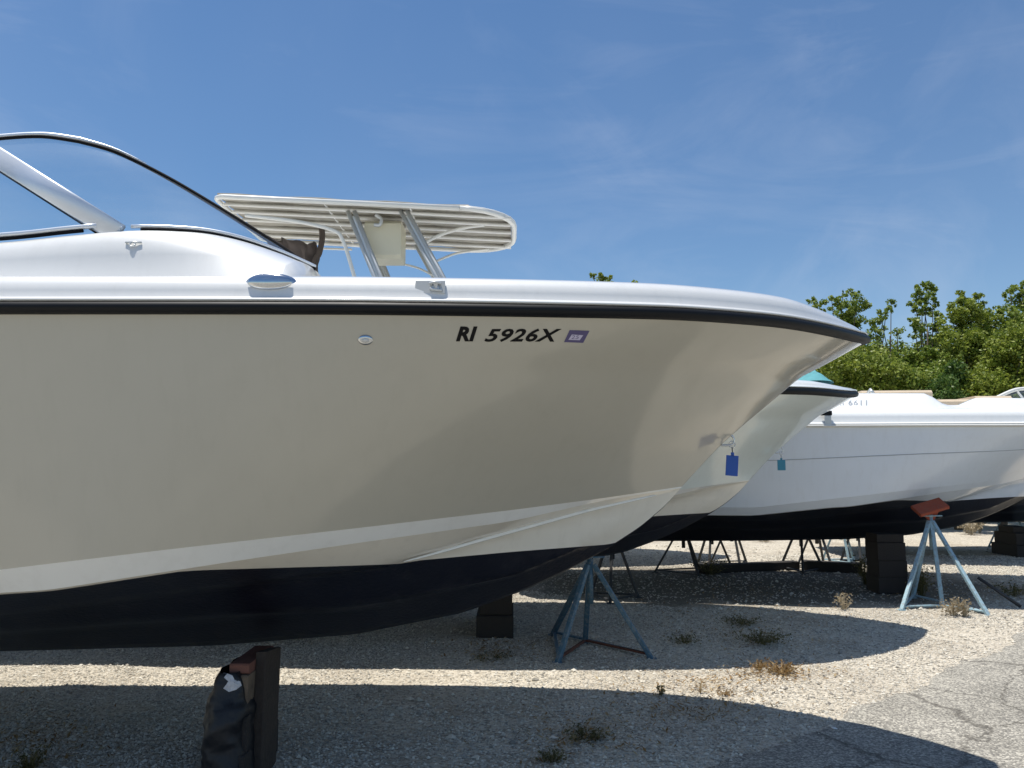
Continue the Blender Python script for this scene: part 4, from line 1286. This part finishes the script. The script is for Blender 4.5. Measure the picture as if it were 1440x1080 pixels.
# ================================================================== WEEDS AND LITTER
def weed(loc, h, w, n_, mat, label, group=None, spread=0.5, leaf=0.03):
    mb = MB()
    for i in range(n_):
        a = random.uniform(0, 2 * math.pi); L = h * random.uniform(0.45, 1.05); sp = w * random.uniform(0.1, 1.0)
        b0 = Vector((math.cos(a) * w * 0.25 * random.random(), math.sin(a) * w * 0.25 * random.random(), -0.005))
        tip = b0 + Vector((math.cos(a) * sp, math.sin(a) * sp, L))
        midp = b0.lerp(tip, 0.5) + Vector((0, 0, L * 0.13))
        side = Vector((-math.sin(a), math.cos(a), 0)) * random.uniform(0.0012, 0.0028)
        mb.add([b0 - side, b0 + side, midp + side * .8, tip, midp - side * .8], [(0, 1, 2, 4), (4, 2, 3)])
        for k in range(random.randint(2, 6)):
            f = random.uniform(0.25, 1)
            q = b0.lerp(midp, f * 2) if f < .5 else midp.lerp(tip, f * 2 - 1)
            dv = Vector((random.gauss(0, 1), random.gauss(0, 1), random.gauss(0.3, .7))).normalized() * leaf * random.uniform(.5, 1.2)
            sv = dv.cross(Vector((random.random(), random.random(), random.random()))).normalized() * leaf * 0.28
            mb.add([q, q + dv * .5 + sv, q + dv, q + dv * .5 - sv], [(0, 1, 2, 3)])
    o = link("weed", mesh("weed", mb.v, mb.f), mat, None, False, loc)
    tag(o, label, "weed", group or "weeds growing through the gravel")
    return o
def wpx(px, py, hpx, wpx_, n_, mat, label, leaf=0.02):
    q = G(px, py); s = q.y / FOC
    if mat == "weed_green" and py > 860: hpx *= 0.55; wpx_ *= 1.35; n_ = int(n_ * 1.5)
    return weed((q.x, q.y, gz(q.x, q.y)), hpx * s, wpx_ * s * 0.5, n_, M[mat], label, leaf=leaf)
wpx(929, 978, 26, 12, 16, "weed_green", "small upright brown-green weed on the bright gravel strip")
wpx(1187, 856, 22, 30, 40, "weed_pale", "dry pale weed tuft at the edge of the second boat's shadow", 0.03)
wpx(1340, 866, 24, 40, 60, "weed_pale", "dry curled weed tuft between the legs of the pale blue stand", 0.035)
wpx(1357, 868, 26, 20, 30, "weed_pale", "dry weed tuft just right of another by the pale blue stand's right leg", 0.035)
wpx(1070, 905, 30, 70, 90, "weed_green", "brownish spreading weed in the shadow of the second boat", 0.022)
wpx(1040, 880, 22, 60, 60, "weed_green", "low green weed in the middle of the second boat's shadow", 0.022)
wpx(1098, 946, 14, 62, 120, "weed_dry", "orange-brown dry weed mat at the sunlit shadow edge", 0.022)
wpx(1066, 942, 14, 30, 40, "weed_dry", "small rusty dry weed left of the orange-brown mat", 0.018)
wpx(985, 975, 20, 14, 14, "weed_dry", "tiny dry sprig on the gravel between the two big shadows", 0.014)
wpx(1020, 978, 12, 30, 34, "weed_dry", "flat dry weed scrap right of the tiny sprig", 0.014)
wpx(825, 1040, 24, 60, 60, "weed_green", "dull weed in the foreground shade left of the asphalt", 0.018)
wpx(775, 1070, 30, 40, 40, "weed_green", "dark weed at the bottom edge of the picture", 0.018)
wpx(40, 1085, 55, 40, 60, "weed_green", "dark brown weed in the shade at the bottom left corner", 0.018)
wpx(962, 905, 22, 50, 40, "weed_green", "faint weed right of the deep blue stand", 0.02)
wpx(1218, 822, 40, 40, 90, "weed_green", "bushy green weed left of the dark block under the white boat", 0.035)
wpx(1296, 838, 44, 40, 100, "weed_green", "bushy green weed behind the pale blue stand", 0.035)
wpx(1000, 808, 26, 60, 80, "weed_green", "dark green weed in the shade under the third boat", 0.03)
wpx(1366, 752, 22, 34, 70, "weed_pale", "tall pale dry weed on the sunlit ground far right", 0.06)
wpx(1378, 750, 26, 16, 40, "weed_pale", "taller pale dry weed stalks beside the far right tuft", 0.06)
wpx(690, 925, 14, 60, 40, "weed_green", "low weed in shade left of the deep blue stand", 0.018)
wpx(1425, 838, 18, 60, 60, "weed_green", "low green weed in shade at the right edge", 0.03)
wpx(1075, 762, 10, 40, 40, "weed_pale", "pale dry weeds on the bright ground far under the boats", 0.05)
q = G(1173, 1028)
lt = MB().box((-0.014, -0.010, 0.014), (0.014, 0.010, 0.019), 0.001).build("litter", M["litter"], None); lt.location = q; lt.rotation_euler = (0.1, 0.15, 0.4)
tag(lt, "scrap of white litter on the shaded asphalt", "litter")

# ================================================================== TREES
def crown_mesh(clumps, leaf, mats_w, seed):
    rg = np.random.default_rng(seed)
    Vs, out = [], []
    for (c, r, n_) in clumps:
        n_ = int(n_)
        d = rg.normal(size=(n_, 3)); d /= np.linalg.norm(d, axis=1)[:, None]
        rad = rg.random(n_) ** 0.42
        # sub-clumps: pull leaves toward a few twig ends for gaps
        K = max(9, n_ // 42)
        tw = rg.normal(size=(K, 3)); tw /= np.linalg.norm(tw, axis=1)[:, None]; tw *= (rg.random(K) ** 0.4)[:, None]
        pick = rg.integers(0, K, n_)
        q = tw[pick] + d * rad[:, None] * 0.34
        P = np.array(c) + q * np.array(r)
        a = rg.normal(size=(n_, 3)); a[:, 2] *= 0.8; a /= np.linalg.norm(a, axis=1)[:, None]
        up = rg.normal(size=(n_, 3)) * 0.75 + np.array([0, -0.65, 0.6]); b = np.cross(a, up); b /= np.linalg.norm(b, axis=1)[:, None]
        s = leaf * 0.66 * rg.uniform(0.5, 1.4, n_)[:, None]
        Vs.append(np.stack([P - a * s * .5, P + b * s * .32 + a * s * .05, P + a * s * .6, P - b * s * .32 + a * s * .05], 1))
    V = np.concatenate(Vs).reshape(-1, 3)
    n_ = len(V) // 4
    me = bpy.data.meshes.new("crown")
    me.vertices.add(len(V)); me.vertices.foreach_set("co", V.ravel())
    me.loops.add(n_ * 4); me.loops.foreach_set("vertex_index", np.arange(n_ * 4, dtype=np.int32))
    me.polygons.add(n_); me.polygons.foreach_set("loop_start", np.arange(0, n_ * 4, 4, dtype=np.int32))
    me.update(calc_edges=True)
    return me
def tree(px, Y, clumps, label, cat, mat, leaf=0.11, seed=1, dens=1.0, name="tree"):
    base = Vector(((px - 720) / FOC * Y, Y, 0))
    t = empty(name, base)
    tag(t, label, cat, "trees and bushes behind the boat yard")
    cl = []
    zs_ = []
    for (cx, cy, rx, ry, dn) in clumps:
        dy = random.uniform(-0.9, 0.9)
        c = P3(cx, cy, Y + dy) - base
        sx_ = Y / FOC
        r = (rx * sx_ * 1.12, min(rx * sx_ * 0.9, 1.6), ry * sx_ * 1.35)
        vol = rx * ry * sx_ * sx_
        cl.append((tuple(c), r, max(90, vol * 9200 * dn * dens)))
        zs_.append(c)
    crown = link("crown", crown_mesh(cl, leaf, None, seed), M[mat], t, False)
    ztop = max(z.z for z in zs_)
    mb = MB()
    lean = [Vector((0, 0, -0.1))]
    cxm = sum(z.x for z in zs_) / len(zs_)
    for f in (0.25, 0.5, 0.75, 1.0):
        lean.append(Vector((cxm * f + random.uniform(-.12, .12), random.uniform(-.12, .12), ztop * 0.82 * f)))
    mb.tube(lean, 0.1, 8, radii=[0.11, 0.085, 0.06, 0.04, 0.012])
    mb.build("trunk", M["bark"], t, True)
    lb = MB()
    for z in zs_:
        f = min(0.95, max(0.15, z.z / (ztop * 0.82) * 0.6))
        k = min(3, int(f * 4)); s0 = lean[k].lerp(lean[k + 1], f * 4 - k)
        mdp = s0.lerp(z, .5) + Vector((random.uniform(-.15, .15), random.uniform(-.1, .1), random.uniform(-.25, .1)))
        lb.tube([s0, mdp, z, z + (z - mdp).normalized() * 0.12], 0.03, 5, radii=[0.022, 0.016, 0.010, 0.003])
    lb.build("limb", M["bark"], t, True)
    return t
# clumps: (px, py, rx, ry, density)
tree(1180, 22.0, [(1205, 428, 14, 10, 1.2), (1190, 440, 16, 12, 1.3), (1170, 426, 12, 8, .9), (1144, 423, 8, 6, .8), (1198, 412, 8, 5, .9), (1185, 416, 7, 4, .7), (1150, 432, 9, 7, .8), (1200, 455, 18, 14, 1.2), (1165, 470, 20, 16, 1.1), (1180, 500, 34, 26, 1.2), (1150, 545, 30, 30, 1)],
     "slender open tree with small leafy tufts just above the tan boat's bow", "tree", "leaf_a", 0.12, 11)
tree(1245, 21.5, [(1253, 425, 7, 6, .8), (1246, 437, 9, 8, .9), (1240, 452, 13, 9, .9), (1262, 468, 12, 7, .6), (1232, 470, 16, 9, .7), (1255, 490, 22, 12, 1.1), (1225, 500, 26, 18, 1.2)],
     "thin see-through sapling with a pale crown between the bow tree and the tall leafy one", "tree", "leaf_a", 0.11, 12)
tree(1300, 21.0, [(1303, 404, 12, 8, 1.2), (1296, 418, 14, 9, 1.2), (1312, 420, 8, 8, 1), (1288, 434, 12, 8, 1), (1300, 438, 13, 6, .9), (1295, 455, 14, 9, 1.1), (1318, 441, 9, 6, .8), (1320, 465, 16, 12, .9), (1310, 490, 22, 16, 1.1), (1288, 474, 10, 8, .5)],
     "tall narrow tree with stacked leafy tufts rising above the bushes", "tree", "leaf_a", 0.12, 13)
tree(1358, 20.5, [(1352, 416, 10, 9, 1.1), (1350, 432, 15, 10, 1.3), (1376, 424, 14, 8, 1), (1368, 440, 20, 13, 1.4), (1345, 455, 22, 16, 1.4), (1376, 462, 24, 18, 1.5), (1350, 482, 28, 18, 1.5), (1380, 495, 26, 22, 1.5), (1335, 500, 22, 18, 1.3), (1365, 530, 34, 22, 1.3)],
     "broad dense green tree with a pointed top right of centre in the tree line", "tree", "leaf_b", 0.115, 14)
tree(1432, 21.0, [(1436, 408, 16, 9, 1.3), (1420, 413, 8, 6, .8), (1438, 425, 20, 10, 1.3), (1410, 437, 14, 8, .9), (1428, 446, 24, 12, 1.2), (1450, 462, 30, 22, 1.4), (1418, 470, 22, 14, 1.2), (1440, 500, 34, 24, 1.3), (1470, 420, 26, 18, 1.2), (1490, 460, 34, 30, 1.2)],
     "leafy tree cut off by the right edge of the picture", "tree", "leaf_a", 0.12, 15)
tree(1210, 19.5, [(1180, 520, 30, 20, 1.6), (1215, 512, 30, 20, 1.6), (1240, 525, 30, 22, 1.6), (1165, 545, 30, 26, 1.4), (1225, 548, 40, 22, 1.5), (1190, 570, 50, 30, 1.0), (1245, 507, 16, 11, 1.2), (1196, 505, 14, 11, 1.0)],
     "yellowish-green bush directly behind the tan boat's bow tip", "bush", "leaf_b", 0.115, 21, name="bush")
tree(1290, 19.2, [(1268, 512, 22, 16, 1.5), (1295, 512, 26, 18, 1.5), (1320, 520, 26, 20, 1.5), (1280, 540, 36, 24, 1.5), (1318, 548, 32, 26, 1.4), (1290, 575, 50, 28, 1.0), (1308, 500, 14, 10, 1.1)],
     "rounded mid-green bush in the middle of the hedge", "bush", "leaf_a", 0.115, 22, name="bush")
tree(1340, 18.6, [(1335, 522, 16, 14, 1.5), (1345, 540, 20, 22, 1.5), (1330, 560, 24, 22, 1.3), (1352, 575, 30, 24, 1.0)],
     "darker green bush behind the cockpit dip of the white boat", "bush", "leaf_c", 0.115, 23, name="bush")
tree(1400, 18.9, [(1372, 540, 26, 20, 1.5), (1398, 525, 26, 24, 1.5), (1425, 515, 26, 24, 1.5), (1400, 552, 34, 22, 1.4), (1445, 535, 34, 28, 1.4), (1410, 500, 20, 14, 1.2), (1390, 478, 24, 18, 1.3), (1415, 488, 22, 18, 1.3), (1440, 478, 26, 20, 1.3), (1480, 520, 50, 40, 1.2), (1420, 580, 60, 26, .9)],
     "bright green bush mass at the right end of the hedge", "bush", "leaf_b", 0.115, 24, name="bush")
tree(850, 22.5, [(845, 393, 7, 7, 1.3), (834, 389, 5, 5, .9), (857, 393, 4, 5, .8), (893, 399, 5, 4, 1.0), (850, 412, 16, 14, 1.2), (890, 420, 22, 16, 1), (870, 450, 50, 34, .7), (860, 520, 60, 50, .5)],
     "tree showing only its leafy top tuft above the tan boat's gunwale", "tree", "leaf_b", 0.12, 31)
tree(1260, 23.6, [(1160 + 34 * i, 548 + 8 * (i % 2), 34, 44, .7) for i in range(10)] + [(1150 + 40 * i, 610, 40, 40, .35) for i in range(9)],
     "dim green thicket behind the front row of bushes", "bush", "leaf_c", 0.16, 77, name="bush")
for i, (px, top) in enumerate(((740, 470), (960, 455), (1060, 470), (600, 480), (440, 485), (260, 480))):
    tree(px, 22 + (i % 3) * 0.6, [(px - 30, top + 30, 40, 26, .7), (px + 32, top + 36, 40, 28, .7), (px, top + 20, 30, 18, .8), (px, top + 90, 80, 60, .5)],
         ["tree hidden behind the first boats, left of the tuft", "tree hidden behind the tan boat's foredeck", "tree hidden behind the tan boat's bow", "hidden tree behind the sun top", "hidden tree behind the windshield", "hidden tree at the far left"][i], "tree", "leaf_a", 0.15, 40 + i)
for i, (px, Y) in enumerate(((1570, 20.0), (1700, 21.5))):
    tree(px, Y, [(px - 30, 480, 60, 40, .8), (px + 30, 450, 50, 36, .8), (px, 430, 40, 22, .8), (px, 540, 90, 50, .7)],
         ["tree just outside the right edge of the picture", "second tree outside the right edge"][i], "tree", "leaf_a", 0.15, 60 + i)

n_tris = sum(len(o.data.polygons) for o in bpy.data.objects if o.type == 'MESH')
print("faces", n_tris)
